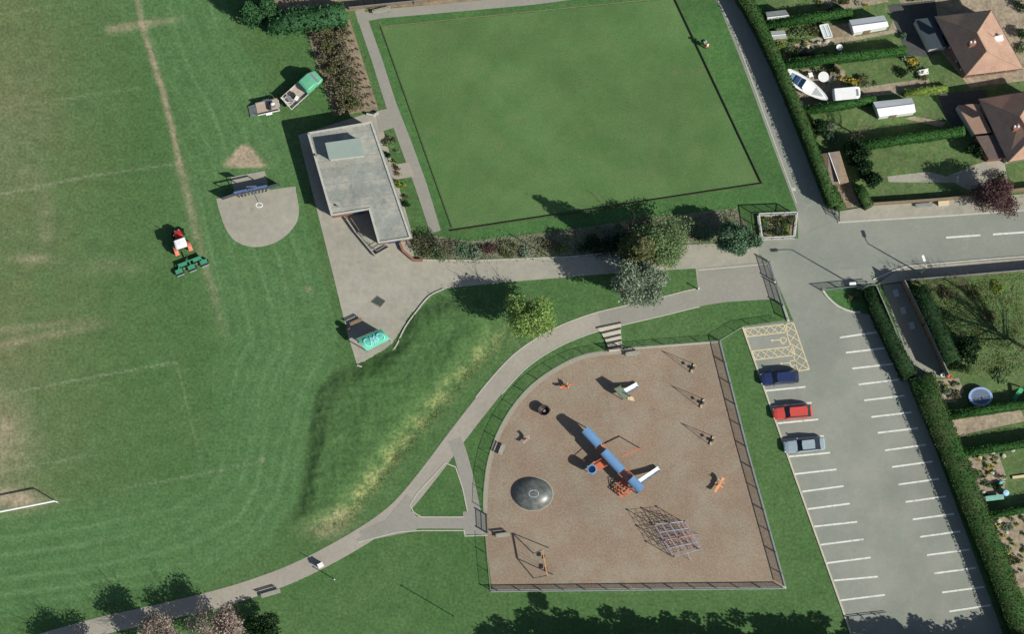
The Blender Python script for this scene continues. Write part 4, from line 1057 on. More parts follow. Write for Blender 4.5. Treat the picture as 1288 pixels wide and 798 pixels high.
# gang mower
c = G(240, 332.5); ang = math.atan2((G(222, 293) - G(233, 322)).y, (G(222, 293) - G(233, 322)).x)
o = thing('gang_mower', 'green gang mower with five cutting reels behind the tractor', 'mower', c, ang)
Bm((1.2, .1, .5), (.1, .1, .5), .1, .1).build('drawbar', metal_d, o, world=False)
Bm((.35, -1.45, .55), (.35, 1.35, .55), .14, .12).build('main_beam', mower_m, o, world=False)
for k, (x, y) in enumerate(((.15, -.8), (.15, .75), (-.45, -1.45), (-.5, 0), (-.45, 1.45))):
    u = MB().box((x + .12, y, .42), (.45, .85, .12)).build('cutting_unit', mower_m, o, world=False)
    MB().tube([(x, y - .42, .24), (x, y + .42, .24)], .19, 8).build('reel', metal_d, u, world=False)
    MB().tube([(x - .33, y - .4, .14), (x - .33, y + .4, .14)], .08, 8).build('roller', metal_g, u, world=False)
    for s in (-1, 1): MB().tube([(x + .05, y + s * .46 - .04, .28), (x + .05, y + s * .46 + .04, .28)], .26, 10).build('wheel', tyre_m, u, world=False)
    Bm((x + .25, y, .5), (.35, y * .8, .58), .1, .08).build('arm', M('bright_green_arm', (.06, .3, .18), .5), u, world=False)

# person by the bowling green
def skinned(name, vr, edges, mat, parent, root=0):
    me = bpy.data.meshes.new(name); me.from_pydata([v[:3] for v in vr], edges, []); o_ = link(bpy.data.objects.new(name, me)); me.materials.append(mat)
    md = o_.modifiers.new('skin', 'SKIN'); 
    sv = me.skin_vertices[0].data if me.skin_vertices else None
    if sv is None:
        bm2 = bmesh.new(); bm2.from_mesh(me); bm2.verts.layers.skin.verify(); bm2.to_mesh(me); bm2.free(); sv = me.skin_vertices[0].data
    for i, v in enumerate(vr): sv[i].radius = (v[3], v[3] * (v[4] if len(v) > 4 else 1)); sv[i].use_root = (i == root)
    sb = o_.modifiers.new('sub', 'SUBSURF'); sb.levels = 1; sb.render_levels = 1
    o_.parent = parent; return o_
o = thing('person', 'person in orange jacket standing at the bowling green edge', 'person', G(889, 60), 2.5)
body = [(0, 0, .95, .13), (0, 0, 1.2, .14), (.02, 0, 1.42, .13), (.02, 0, 1.53, .06), (.04, 0, 1.66, .105), (.04, 0, 1.76, .08),
        (0, .17, 1.42, .06), (.08, .27, 1.18, .045), (.26, .24, .98, .035), (.33, .23, .93, .04), (0, -.17, 1.42, .06), (.08, -.27, 1.18, .045), (.26, -.24, .98, .035), (.33, -.23, .93, .04),
        (0, .1, .88, .09), (.08, .12, .5, .065), (.02, .13, .1, .045), (.16, .14, .05, .04), (0, -.1, .88, .09), (.02, -.13, .5, .065), (-.1, -.14, .1, .045), (.04, -.15, .05, .04)]
ed = [(0, 1), (1, 2), (2, 3), (3, 4), (4, 5), (2, 6), (6, 7), (7, 8), (8, 9), (2, 10), (10, 11), (11, 12), (12, 13), (0, 14), (14, 15), (15, 16), (16, 17), (0, 18), (18, 19), (19, 20), (20, 21)]
skinned('body', body, ed, skin_m, o)
skinned('jacket', [(0, 0, .98, .18), (0, 0, 1.2, .18), (.02, 0, 1.43, .165), (0, .18, 1.43, .09), (.08, .28, 1.18, .07), (.23, .25, 1.0, .055), (0, -.18, 1.43, .09), (.08, -.28, 1.18, .07), (.23, -.25, 1.0, .055)], [(0, 1), (1, 2), (2, 3), (3, 4), (4, 5), (2, 6), (6, 7), (7, 8)], hivis_m, o)
skinned('trousers', [(0, 0, .94, .165), (0, .1, .86, .12), (.08, .12, .5, .095), (.02, .13, .1, .075), (0, -.1, .86, .12), (.02, -.13, .5, .095), (-.1, -.14, .1, .075)], [(0, 1), (1, 2), (2, 3), (0, 4), (4, 5), (5, 6)], trous_m, o)
MB().lathe((.03, 0, 1.70), [(.13, 0), (.135, .04), (.11, .1), (.03, .14)], 12).build('cap', cap_m, o, world=False)
for s in (-1, 1):
    MB().ball((.135, s * .035, 1.67), .012, 4).build('eye', black_m, o, world=False)
MB().ball((.15, 0, 1.64), (.02, .015, .03), 4).build('nose', skin_m, o, world=False)
o = thing('bowls_bag', 'small pale bag on the grass beside the person in orange', 'bag', G(887, 53))
q = o.location; MB().box((q.x, q.y, .15), (.35, .25, .3), .4).build('bag_body', M('pale_bag', (.4, .4, .34), .8), o)
MB().tube([(q.x - .1, q.y, .3), (q.x, q.y, .42), (q.x + .1, q.y, .3)], .02, 5).build('handle', black_m, o)

# ------------------------------------------------------------ houses
def hip_house(label, eaves, ridge, ez, rz_, chim, wall, extra=None):
    """eaves: NW, NE, SE, SW; ridge: north end, south end"""
    E = [W(*p, ez) for p in eaves]; A, B = W(*ridge[0], rz_), W(*ridge[1], rz_)
    cen = sum(E, Vector()) / 4; o = thing('bungalow', label, 'house', Vector((cen.x, cen.y, 0)))
    fp = [p.lerp(cen, .07) for p in E]; MB().prism([tuple(p) for p in fp], 0, ez - .08).build('wall', wall, o)
    m = MB(); m.add([*E, A, B, *[p - Z * .12 for p in E]], [(0, 4, 1), (1, 4, 5, 2), (2, 5, 3), (3, 5, 4, 0), (9, 8, 7, 6), (0, 1, 7, 6), (1, 2, 8, 7), (2, 3, 9, 8), (3, 0, 6, 9)])
    rf = m.build('roof', tile_m, o)
    hm = MB()
    for a, b in ((E[0], A), (E[1], A), (E[2], B), (E[3], B), (A, B)): hm.tube([a + Z * .02, b + Z * .03], .09, 6)
    hm.build('ridge_tiles', M('ridge_tile', (.4, .27, .18), .8), rf)
    gm_ = MB()
    for i in range(4): gm_.beam(E[i] - Z * .06, E[(i + 1) % 4] - Z * .06, .12, .1)
    gm_.build('gutter', white_m if False else metal_d, o)
    c = W(*chim, rz_ - .2); MB().box((c.x, c.y, rz_ - .1), (.75, .5, 1.5), .3).build('chimney', brick_m, rf)
    for s in (-.2, .2): MB().lathe((c.x + s, c.y, rz_ + .65), [(.13, 0), (.11, .3)], 8).build('chimney_pot', white_m, rf)
    cc = Vector((cen.x, cen.y, 0))
    for i, fr in ((0, (.25, .65)), (1, (.2, .55, .8)), (2, (.3, .7)), (3, (.2, .6))):
        a, b = fp[i].copy(), fp[(i + 1) % 4].copy(); a.z = b.z = 0; d = (b - a).normalized(); nr = Vector((d.y, -d.x, 0))
        if nr.dot((a + b) / 2 - cc) < 0: nr = -nr
        for f in fr:
            p = a.lerp(b, f) + nr * .02; wd_ = 1.1
            fr_ = MB().beam(p - d * wd_ / 2 + Z * 1.5, p + d * wd_ / 2 + Z * 1.5, .08, 1.2).build('window', white_m, o)
            MB().beam(p - d * (wd_ / 2 - .08) + nr * .03 + Z * 1.5, p + d * (wd_ / 2 - .08) + nr * .03 + Z * 1.5, .06, 1.04).build('pane', glass_d, fr_)
        if i == 3:
            p = a.lerp(b, .82) + nr * .02; MB().beam(p - d * .45 + Z * 1.02, p + d * .45 + Z * 1.02, .08, 2.04).build('door', white_m, o)
    return o
h1 = hip_house('pink tiled bungalow, its whole hipped roof in view at top right', [(1176, 21), (1247, 13), (1287, 86), (1215, 95)], [(1229, 41), (1241, 64)], 2.9, 6.4, (1222, 55), brick_m)
h2 = hip_house('tiled bungalow cut by the right edge below the pink roofed one', [(1231, 125), (1304, 113), (1345, 190), (1268, 204)], [(1283, 147), (1299, 172)], 2.9, 6.4, (1277, 161), render_m)
MB().box((W(1255, 49, 4.0).x, W(1255, 49, 4.0).y, 4.0), (1.1, .6, .9), .25).build('dormer_vent', white_m, h1)
MB().tube([W(1250, 47, 4.3), W(1250, 47, 4.3) + Z * 1.3], .035, 5).build('aerial', metal_g, h1)
def lean_to(parent, pts, z0, zt, wallm, roofm, nm):
    P = [W(*p, zt) for p in pts]; MB().prism([tuple(p) for p in P], 0, zt - .12).build(nm + '_wall', wallm, parent)
    c = sum(P, Vector()) / len(P); MB().prism([tuple(p.lerp(c, -.04)) for p in P], zt - .12, zt).build(nm + '_roof', roofm, parent)
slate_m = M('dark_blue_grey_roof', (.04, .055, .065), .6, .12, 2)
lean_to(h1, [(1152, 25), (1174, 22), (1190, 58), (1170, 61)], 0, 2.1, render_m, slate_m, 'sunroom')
lean_to(h2, [(1205, 133), (1229, 131), (1247, 166), (1226, 168)], 0, 2.2, render_m, M('flat_brown_roof', (.28, .18, .13), .85, .15, 2), 'kitchen')
lean_to(h2, [(1228, 172), (1250, 170), (1264, 198), (1244, 200)], 0, 2.2, brick_m, M('dark_flat_roof', (.12, .09, .08), .85, .15, 2), 'store')

def gable_shed(label, name, cat, c4, ridge, ze, zr, wallm, roof_n, roof_s, group=None):
    """c4: NW, NE, SE, SW corner pixels of the roof; ridge: west and east end"""
    E = [W(*p, ze) for p in c4]; A, B = W(*ridge[0], zr), W(*ridge[1], zr); c = sum(E, Vector()) / 4
    o = thing(name, label, cat, Vector((c.x, c.y, 0)), 0, group)
    MB().prism([tuple(p.lerp(c, .05)) for p in E], 0, ze - .05).build('wall', wallm, o)
    MB().add([E[0], E[1], B, A], [(0, 3, 2, 1)]).build('roof', roof_n, o)
    MB().add([E[3], E[2], B, A], [(0, 1, 2, 3)]).build('roof', roof_s, o)
    MB().add([E[0], E[3], A], [(0, 1, 2)]).build('gable', wallm, o); MB().add([E[1], E[2], B], [(0, 1, 2)]).build('gable', wallm, o)
    MB().tube([A + Z * .02, B + Z * .02], .05, 5).build('ridge', white_m, o)
    a, b = E[3].lerp(c, .05), E[2].lerp(c, .05); p = a.lerp(b, .3); q = a.lerp(b, .5); p.z = q.z = .9
    MB().beam(p - Vector((0, .03, 0)), q - Vector((0, .03, 0)), .05, 1.7).build('door', wood_m, o)
    return o
wsheet = M('white_roof_sheet', (.72, .74, .72), .5, .05, 1.5)
gable_shed('long white roofed shed on a gravel patch behind the pink bungalow', 'garden_shed', 'shed', [(1068, 25), (1112, 19), (1118, 33), (1074, 41)], [(1072, 33), (1116, 27)], 1.9, 2.5, white_m, wsheet, wsheet)
gable_shed('white roofed shed on the lawn below the caravan', 'garden_shed', 'shed', [(1098, 128), (1147, 123), (1152, 141), (1106, 147)], [(1103, 137), (1150, 131)], 1.9, 2.5, white_m, wsheet, wsheet)
grey_sheet = M('grey_corrugated_sheet', (.30, .33, .30), .7, .12, 2)
gable_shed('low grey shed beside the tall lane hedge at top right', 'garden_shed', 'shed', [(963, 15), (988, 12), (996, 23), (966, 27)], [(965, 22), (992, 19)], 1.6, 2.0, wood_m, grey_sheet, M('pale_sheet', (.38, .40, .36), .6, .1, 2))
o = gable_shed('square flat grey shed in the cluttered second garden', 'garden_shed', 'shed', [(969, 39), (987, 38), (990, 48), (972, 50)], [(970.5, 44.5), (988.5, 43)], 1.7, 1.78, wood_m, grey_sheet, grey_sheet)
gable_shed('brown roofed shed shaded by dark trees at the lane corner', 'garden_shed', 'shed', [(1030, 194), (1056, 190), (1068, 229), (1042, 234)], [(1042, 192), (1056, 231)], 1.9, 2.4, wood_m, M('brown_felt', (.20, .16, .13), .9, .15, 2), M('brown_felt', (.22, .17, .14), .9, .15, 2))
# cold frame
P = [W(*p, .7) for p in ((1031, 32), (1041, 30), (1047, 46), (1037, 48))]; c = sum(P, Vector()) / 4
o = thing('cold_frame', 'small glass cold frame on the soil of the cluttered second garden', 'greenhouse', Vector((c.x, c.y, 0)))
MB().prism([tuple(p) for p in P], 0, .66).build('base', metal_g, o); MB().prism([tuple(p.lerp(c, .1)) for p in P], .662, .70).build('glass', glass_w, o)
m = MB()
for i in range(4): m.beam(P[i] + Z * .03, P[(i + 1) % 4] + Z * .03, .12, .08)
m.beam((P[0] + P[1]) / 2 + Z * .03, (P[2] + P[3]) / 2 + Z * .03, .08, .06); m.build('frame', white_m, o)
# boat on a trailer
c = G(1013, 111); d = G(1038, 127) - G(988, 95)
o = thing('boat', 'white motor boat with blue cockpit stored behind the hedge', 'boat', c, math.atan2(d.y, d.x))
st = []; L = 2.75
for x, wv in ((-1, .52), (-.9, .66), (-.6, .80), (-.2, .84), (.2, .78), (.55, .58), (.8, .36), (.95, .14), (1.0, .03)): st.append((x * L, wv * .93))
m = MB(); vs_ = []
for x, wv in st: vs_ += [(x, -wv, 1.35), (x, -wv * .8, .8), (x, 0, .5), (x, wv * .8, .8), (x, wv, 1.35)]
fs_ = []
for i in range(len(st) - 1):
    for k in range(4): a = i * 5 + k; fs_.append((a, a + 5, a + 6, a + 1))
fs_ += [(0, 1, 2, 3, 4)]
m.add(vs_, fs_).build('hull', white_m, o, world=False)
dk = MB(); n_ = len(st); dk.add([(x, -wv * .97, 1.36) for x, wv in st] + [(x, wv * .97, 1.36) for x, wv in st], [(i, i + 1, n_ + i + 1, n_ + i) for i in range(n_ - 1)]); dk.build('deck', white_m, o, world=False)
MB().prism([(-2.1, -.42), (-.3, -.60), (-.1, -.3), (-.1, .3), (-.3, .60), (-2.1, .42)], 1.365, 1.40).build('cockpit', M('blue_cockpit', (.16, .27, .36), .5, .1, 2), o, world=False)
MB().prism([(-1.5, -.45), (-1.0, -.5), (-1.0, .5), (-1.5, .45)], 1.402, 1.55).build('seat', bluedk_m, o, world=False)
MB().add([(-.1, -.6, 1.4), (-.1, .6, 1.4), (-.35, .5, 1.85), (-.35, -.5, 1.85)], [(0, 1, 2, 3)]).build('windscreen', glass_w, o, world=False)
MB().prism([(1.0, -.5), (2.1, -.06), (2.1, .06), (1.0, .5)], 1.365, 1.385).build('bow_hatch', M('grey_hatch', (.4, .42, .4), .6), o, world=False)
MB().tube([(x, -wv, 1.37) for x, wv in st] , .06, 5).build('gunwale', white_m, o, world=False); MB().tube([(x, wv, 1.37) for x, wv in st], .06, 5).build('gunwale', white_m, o, world=False)
o = thing('boat_trailer', 'metal trailer under the white motor boat', 'trailer', c, math.atan2(d.y, d.x))
m = MB(); m.beam((-2.2, 0, .42), (3.1, 0, .42), .1, .1)
for x in (-1.6, .4): m.beam((x, -.6, .42), (x, .6, .42), .08, .08)
m.build('frame', metal_g, o, world=False)
for s in (-1, 1): wheel(o, -.7, s * .7, .26, .16)
# caravan
c = G(1063, 121.5); d = G(1080, 120) - G(1047, 123)
o = thing('caravan', 'white touring caravan parked beside the boat', 'caravan', c, math.atan2(d.y, d.x))
m = MB(); pr = [(-1.5, .8), (-1.5, 1.7), (-1.35, 1.95), (1.0, 2.0), (1.35, 1.75), (1.6, 1.1), (1.5, .55), (-1.4, .5)]
vs_ = []
for yy, sc in ((-.62, .97), (-.68, 1.0), (.68, 1.0), (.62, .97)): vs_ += [(x * sc, yy, 1.2 + (z - 1.2) * sc) for x, z in pr]
k = len(pr); fs_ = [tuple(range(k)), tuple(reversed(range(3 * k, 4 * k)))]
for j in range(3):
    for i in range(k): fs_.append((j * k + i, j * k + (i + 1) % k, (j + 1) * k + (i + 1) % k, (j + 1) * k + i))
m.add(vs_, fs_).build('shell', white_m, o, world=False)
MB().prism([(1.02, -.42), (1.28, -.36), (1.28, .36), (1.02, .42)], 1.95, 2.02).build('roof_light', metal_g, o, world=False)
for s in (-1, 1):
    wheel(o, -.1, s * .62, .3, .16); MB().box((-.4, s * .70, 1.45), (1.0, .03, .45)).build('window', glass_d, o, world=False)
MB().beam((1.5, 0, .45), (2.1, 0, .45), .1, .1).build('drawbar', metal_d, o, world=False)
# trampoline
c = G(1232, 500); o = thing('trampoline', 'round trampoline with pale blue safety pad', 'trampoline', c)
m = MB(); n_ = 28; m.lathe((c.x, c.y, .72), [(1.04, 0), (1.32, 0), (1.32, .07), (1.04, .07), (1.04, 0)], n_, 1, .8); m.build('safety_pad', M('pale_blue_pad', (.27, .38, .60), .6, .1, 2), o)
MB().lathe((c.x, c.y, .74), [(.02, 0), (1.03, .001), (1.03, .02), (.02, .02)], n_, 1, .8).build('mat', M('grey_mat', (.12, .16, .22), .7, .1, 4), o)
for k in range(6):
    a = k * math.pi / 3; p = c + Vector((1.22 * math.cos(a), .98 * math.sin(a), 0)); MB().tube([p, p + Z * .74], .04, 6).build('leg', metal_g, o)

# planting enclosure by the road
o = thing('planter_enclosure', 'white edged railing enclosure full of low plants at the road junction', 'planter', G(978, 285))
wv = [(953, 272), (1001, 270), (998, 300), (957, 302)]; P = [G(*p) for p in wv]; P2 = P + [P[0]]
MB().ribbon(P2, .2, 0, .35).build('edging', M('dull_edging', (.36, .36, .31), .9), o)
m = MB(); rl = MB(); nn_ = 0
for i in range(4):
    a, b = P2[i], P2[i + 1]; L_ = (b - a).length; k = max(2, round(L_ / 1.4))
    for j in range(k):
        q = a.lerp(b, j / k); MB().box((q.x, q.y, 1.0), (.08, .08, 2.0)).build('post', metal_g, o)
    for f in (.7, 1.95): rl.beam(a + Z * f, b + Z * f, .05 if f < 1.9 else .12, .05)
    for j in range(int(L_ / .14)): q = a.lerp(b, (j + .5) / int(L_ / .14)); m.beam(q + Z * .4, q + Z * 1.95, .022, .02)
rl.build('rail', M('dull_white_rail', (.5, .5, .45), .7), o); m.build('mesh_panel', metal_g, o)
MB().poly(P, .20).build('soil', gravel_m, o)
for k in range(40):
    u, v = random.uniform(.08, .92), random.uniform(.12, .88); q = P[0].lerp(P[1], u).lerp(P[3].lerp(P[2], u), v)
    b = q; V, F = leaf_quads(lobes_points([(b.x, b.y, .45, .42, .34, .28)], 130, .2), .085)
    oo = arr_mesh('bedding_plant', V, F, (olive_l, lime_l, brown_l, bluegreen_l)[k % 4], loc=q); tag(oo, 'low mixed plant inside the white edged railing enclosure', 'plant', 'plants inside the railing enclosure')

# ------------------------------------------------------------ walls of the gardens
def gwall(label, pts, wd_, h, mat, name='garden_wall', cat='wall'):
    P = [G(*p) for p in pts]; o = MB().ribbon(P, wd_, 0, h).build(name, mat, loc=P[0]); return tag(o, label, cat)
def board_fence(label, pts, h, mat=wood_m, step=1.8):
    P = [G(*p) for p in pts]; o = thing('board_fence', label, 'fence', P[0])
    for i in range(len(P) - 1):
        a, b = P[i], P[i + 1]; MB().beam(a + Z * h / 2, b + Z * h / 2, .04, h).build('panel', mat, o)
        MB().beam(a + Z * (h + .015), b + Z * (h + .015), .09, .05).build('cap_rail', metal_g, o)
        k = max(1, round((b - a).length / step))
        for j in range(k + 1): q = a.lerp(b, j / k); MB().box((q.x, q.y, h / 2), (.1, .1, h + .06)).build('post', mat, o)
board_fence('tall board fence along the pavement at the front of the right hand garden', [(1133, 355), (1200, 349.5), (1300, 341), (1400, 333)], 1.75)
board_fence('board fence on the left side of the shaded driveway', [(1101, 361), (1118, 400), (1146, 470)], 1.0)
board_fence('board fence on the right side of the shaded driveway', [(1134, 357), (1160, 410), (1189, 474)], 2.9)
board_fence('dark fence along the soil strip at the very top left of the green', [(440, 12), (520, 4), (640, -10)], 1.3)
gwall('dark low garden wall along the pavement below the lawn', [(1097, 258), (1150, 254.5), (1190, 251.5), (1232, 247)], .22, 1.2, wood_m)
gwall('dark garden wall between the purple tree and the picture edge', [(1252, 243), (1300, 238), (1400, 230)], .22, 1.2, wood_m)
o = thing('garden_bench', 'pale bench set against the pavement below the garden wall', 'bench', G(1166, 258)); bench(o, (1151, 259.5), (1172, 257.5), metal_g, metal_d, False)
clutter('white box beside the pale bench on the pavement', 'grit_bin', 'bin', 1186, 256.5, .11, [('bin_body', MB().box((0, 0, .25), (1.1, .45, .5)), white_m), ('lid', MB().box((0, 0, .53), (1.2, .5, .06)), cream_m)], .08)

# ------------------------------------------------------------ hedges
hedge('tall clipped hedge running along the lane beside the bowling green', [(916, -40), (934, 0), (946, 22), (959, 48), (975, 82), (990, 117), (1008, 160), (1025, 205), (1047, 262)], [1.5, 1.5, 1.35, 1.3, 1.3, 1.3, 1.2, 1.1, 1.05], 2.9, hedge_l)
hedge('short clipped hedge stub at the left of the brown shed path', [(1041, 233), (1056, 264)], 1.0, 1.9, hedge_l)
hedge('short clipped hedge stub at the right of the brown shed path', [(1078, 236), (1092, 263)], 1.0, 1.7, hedge_l)
hedge('top garden hedge behind the long white roofed shed', [(962, 34), (1020, 25), (1070, 18.5)], .8, 2.0, hedge2_l)
hedge('long garden hedge between the second and third gardens', [(978, 84), (1050, 76), (1138, 66)], .85, 2.0, hedge2_l)
hedge('garden hedge below the caravan', [(1009, 141), (1050, 136), (1100, 127)], .75, 1.9, hedge2_l)
hedge('garden hedge below the lawn with the white roofed shed', [(1062, 188), (1130, 178), (1211, 167)], .95, 1.9, hedge2_l)
hedge('lime green low hedge beside the drive next to the caravan', [(1136, 118), (1162, 115), (1191, 112)], .8, .8, lime_l)
hedge('tall dark hedge on the garden side of the shaded driveway', [(1150, 366), (1164, 392), (1178, 424), (1194, 458)], 1.7, 3.7, dark_l)
hedge('narrow upper hedge between the car park and the shaded driveway', [(1090, 366), (1098, 388), (1108, 408), (1124, 440), (1143, 476)], [1.0, 1.2, 1.5, 1.6, 1.8], 2.2, dark_l)
hedge('wide clipped hedge along the lower right side of the car park', [(1156, 474), (1170, 512), (1196, 574), (1222, 640), (1252, 712), (1280, 790), (1300, 850)], [2.6, 2.6, 2.6, 2.6, 2.6, 2.4, 2.4], 2.5, hedge_l)
hedge('garden hedge just below the trampoline', [(1186, 525), (1240, 517), (1310, 507), (1400, 494)], .85, 2.0, hedge2_l)
hedge('garden hedge above the cluttered plot with the green tray', [(1204, 571), (1250, 565), (1310, 556), (1400, 544)], .75, 2.0, hedge2_l)
hedge('garden hedge below the cluttered plot with the green tray', [(1241, 650), (1270, 645), (1310, 638), (1400, 626)], .6, 2.0, hedge2_l)
hedge('loose green hedge at the top beside the two conifers', [(338, 33), (370, 29), (400, 26), (436, 20)], [2.0, 2.2, 2.2, 2.0], 2.1, conif_l, 24, .15, rough=.3)
hedge('low garden wall hedge at the top right corner', [(1140, -3), (1260, -14)], .8, 1.5, hedge2_l)

# ------------------------------------------------------------ trees
tree('conifer_tree', 'tall conifer at the top left nearer the open pitch', 318, 22, 7.0, 1.5, conif_l, 5200, .12, .05, .9, 16, cone=True, bare=0, group=None)
tree('conifer_tree', 'tall conifer at the top left standing next to the hedge', 337, 16, 6.2, 1.3, conif_l, 4600, .12, .05, .9, 16, cone=True, bare=0)
tree('spring_tree', 'pale yellow green tree in spring leaf on the bank beside the path', 662, 405, 7.7, 3.3, spring_l, 13000, .11, .22, .85, 24, bare=3, shell=.15)
tree('silver_tree', 'pale grey green loose tree beside the curved path', 806, 358, 8.8, 3.4, silverleaf_l, 19000, .125, .15, .85, 20, bare=2, shell=.25)
tree('green_tree', 'rounded bright green tree over the soil bed by the promenade', 836, 309, 6.2, 3.5, midgreen_l, 11000, .10, .1, .82, 26, bare=1, shell=.4)
tree('narrow_tree', 'tall narrow olive green tree left of the rounded bright green tree', 803, 322, 9.8, 2.3, olive_l, 15000, .13, .05, .9, 16, cone=True, bare=0)
tree('bare_tree', 'bare purple brown twiggy tree at the top of the soil bed', 806, 290, 4.5, 2.0, purple_l, 500, .07, .2, .8, 12, bare=3)
tree('bluish_tree', 'blue green bushy tree beside the railing enclosure', 926, 303, 7.2, 2.5, bluegreen_l, 12000, .12, .05, .85, 16, bare=1, shell=.4)
tree('bare_tree', 'small bare bush tree left of the promenade bed', 566, 318, 3.4, 1.9, brown_l, 500, .08, .1, .8, 10, bare=3)
tree('purple_tree', 'purple leaved tree over the pavement at the right edge', 1243, 254, 6.2, 2.7, purple_l, 9000, .10, .12, .95, 18, bare=2, shell=.3)
tree('dark_tree', 'dark round evergreen tree above the brown shed path', 1074, 196, 3.6, 1.7, dark_l, 3000, .13, .0, .9, 12, bare=0)
tree('dark_tree', 'dark round evergreen tree right of the brown shed', 1090, 222, 3.4, 1.8, dark_l, 3000, .13, .0, .9, 12, bare=0)
tree('dark_tree', 'dark shrubby tree close to the lane hedge', 1028, 165, 3.0, 1.25, dark_l, 1800, .12, .0, 1, 9, bare=0)
tree('garden_tree', 'small dark tree beside the lower bungalow extension', 1225, 190, 2.6, 1.2, dark_l, 1500, .12, .0, .9, 9, bare=0)
tree('bare_tree', 'bare tree casting thin shadows on the lawn near the white shed', 1078, 170, 4.8, 1.6, brown_l, 60, .07, .2, .8, 8, bare=3)
tree('bare_tree', 'bare garden tree behind the front board fence nearest the driveway', 1171, 366, 5.0, 1.5, brown_l, 60, .06, .2, .8, 8, bare=3)
tree('bare_tree', 'bare garden tree behind the front board fence further right', 1207, 362, 4.8, 1.5, brown_l, 60, .06, .2, .8, 8, bare=3)
tree('bare_tree', 'large bare tree at the right edge whose branches shade the garden', 1302, 446, 10.0, 3.6, brown_l, 2200, .07, .2, .9, 18, bare=5)
tree('dark_tree', 'dark evergreen bush tree in the right garden beside the driveway', 1212, 442, 3.4, 1.9, dark_l, 2800, .13, .0, .85, 12, bare=0)
tree('blossom_tree', 'pinkish blossom tree over the path at the bottom left', 280, 790, 6.6, 3.3, blossom_l, 6000, .11, .3, .85, 22, bare=4, shell=.2)
tree('blossom_tree', 'pinkish blossom tree second from the right at the bottom left', 205, 800, 6.4, 2.9, blossom_l, 5200, .11, .3, .85, 18, bare=4, shell=.2)
tree('blossom_tree', 'bare twiggy tree at the far bottom left edge of the path', 122, 818, 6.4, 2.9, brown_l, 6500, .10, .25, .85, 18, bare=4, shell=.2)
tree('dark_tree', 'dark green tree right of the pink blossom tree', 333, 795, 4.4, 2.2, dark_l, 3600, .13, .0, .9, 14, bare=0)
# tree row just below the picture, whose shadows fall on the grass and the car park
ROW = [(655, 838, 5.0, 2.0), (676, 836, 5.8, 2.0)] + [(702 + 28 * k + random.uniform(-7, 7), 833 + random.uniform(-4, 4), 8.3 + random.uniform(-.5, .6), 2.2) for k in range(23)] + [(796, 830, 12.0, 1.8), (756, 832, 10.0, 2.0), (1172, 832, 8.2, 1.9)]
for i, (x, y, h_, r_) in enumerate(ROW):
    tree('dark_tree', 'dark leafy tree in the row along the bottom edge of the park', x, y, h_, r_, dark_l, 2300, .17, .0, .9, 14, group='trees along the bottom edge', bare=0)

for x, y in ((1127, 369), (1136, 391), (1147, 410)):
    q = G(x, y); m = MB().box((q.x, q.y, .04), (.55, .8, .05), .25); tag(m.build('paving_slab', M('pale_slab', (.42, .45, .44), .8, .1, 3), loc=q), 'pale slab lying on the shaded driveway', 'slab', 'slabs on the shaded driveway')
# ------------------------------------------------------------ shrubs and small garden things
for k, (x, y, r_, h_, mt) in enumerate(((404, 46, 1.1, 1.3, brown_l), (414, 58, 1.2, 1.4, olive_l), (420, 50, .9, 1.0, brown_l), (410, 72, 1.0, 1.3, brown_l), (424, 74, 1.1, 1.3, brown_l), (416, 88, 1.1, 1.4, olive_l), (430, 90, 1.1, 1.2, brown_l),
                             (420, 104, 1.1, 1.3, brown_l), (436, 106, 1.1, 1.2, olive_l), (424, 120, 1.1, 1.4, brown_l), (440, 122, 1.2, 1.2, olive_l), (430, 136, 1.0, 1.3, brown_l), (446, 136, 1.1, 1.1, olive_l), (430, 62, .9, 1.0, brown_l), (432, 40, .9, .9, brown_l), (412, 38, 1.0, 1.2, olive_l))):
    shrub('shrub', 'brown and olive shrub in the dense row left of the bowling green', x, y, r_, h_, mt, 420, .10, group='shrubs left of the bowling green')
for r in range(11):
    for c_ in range(3):
        y = 34 + r * 9.6 + c_ * 1.5 + random.uniform(-2, 2); x = 436 + (y - 22) * .316 - c_ * 6 + random.uniform(-1.2, 1.2)
        if y > 134: continue
        shrub('bedding_plant', 'small clipped plant in rows on the bare soil strip', x, y, .22, .4, (brown_l, olive_l)[(r + c_) % 2], 26, .07, group='small plants on the soil strip', cat='plant', lobes=3)
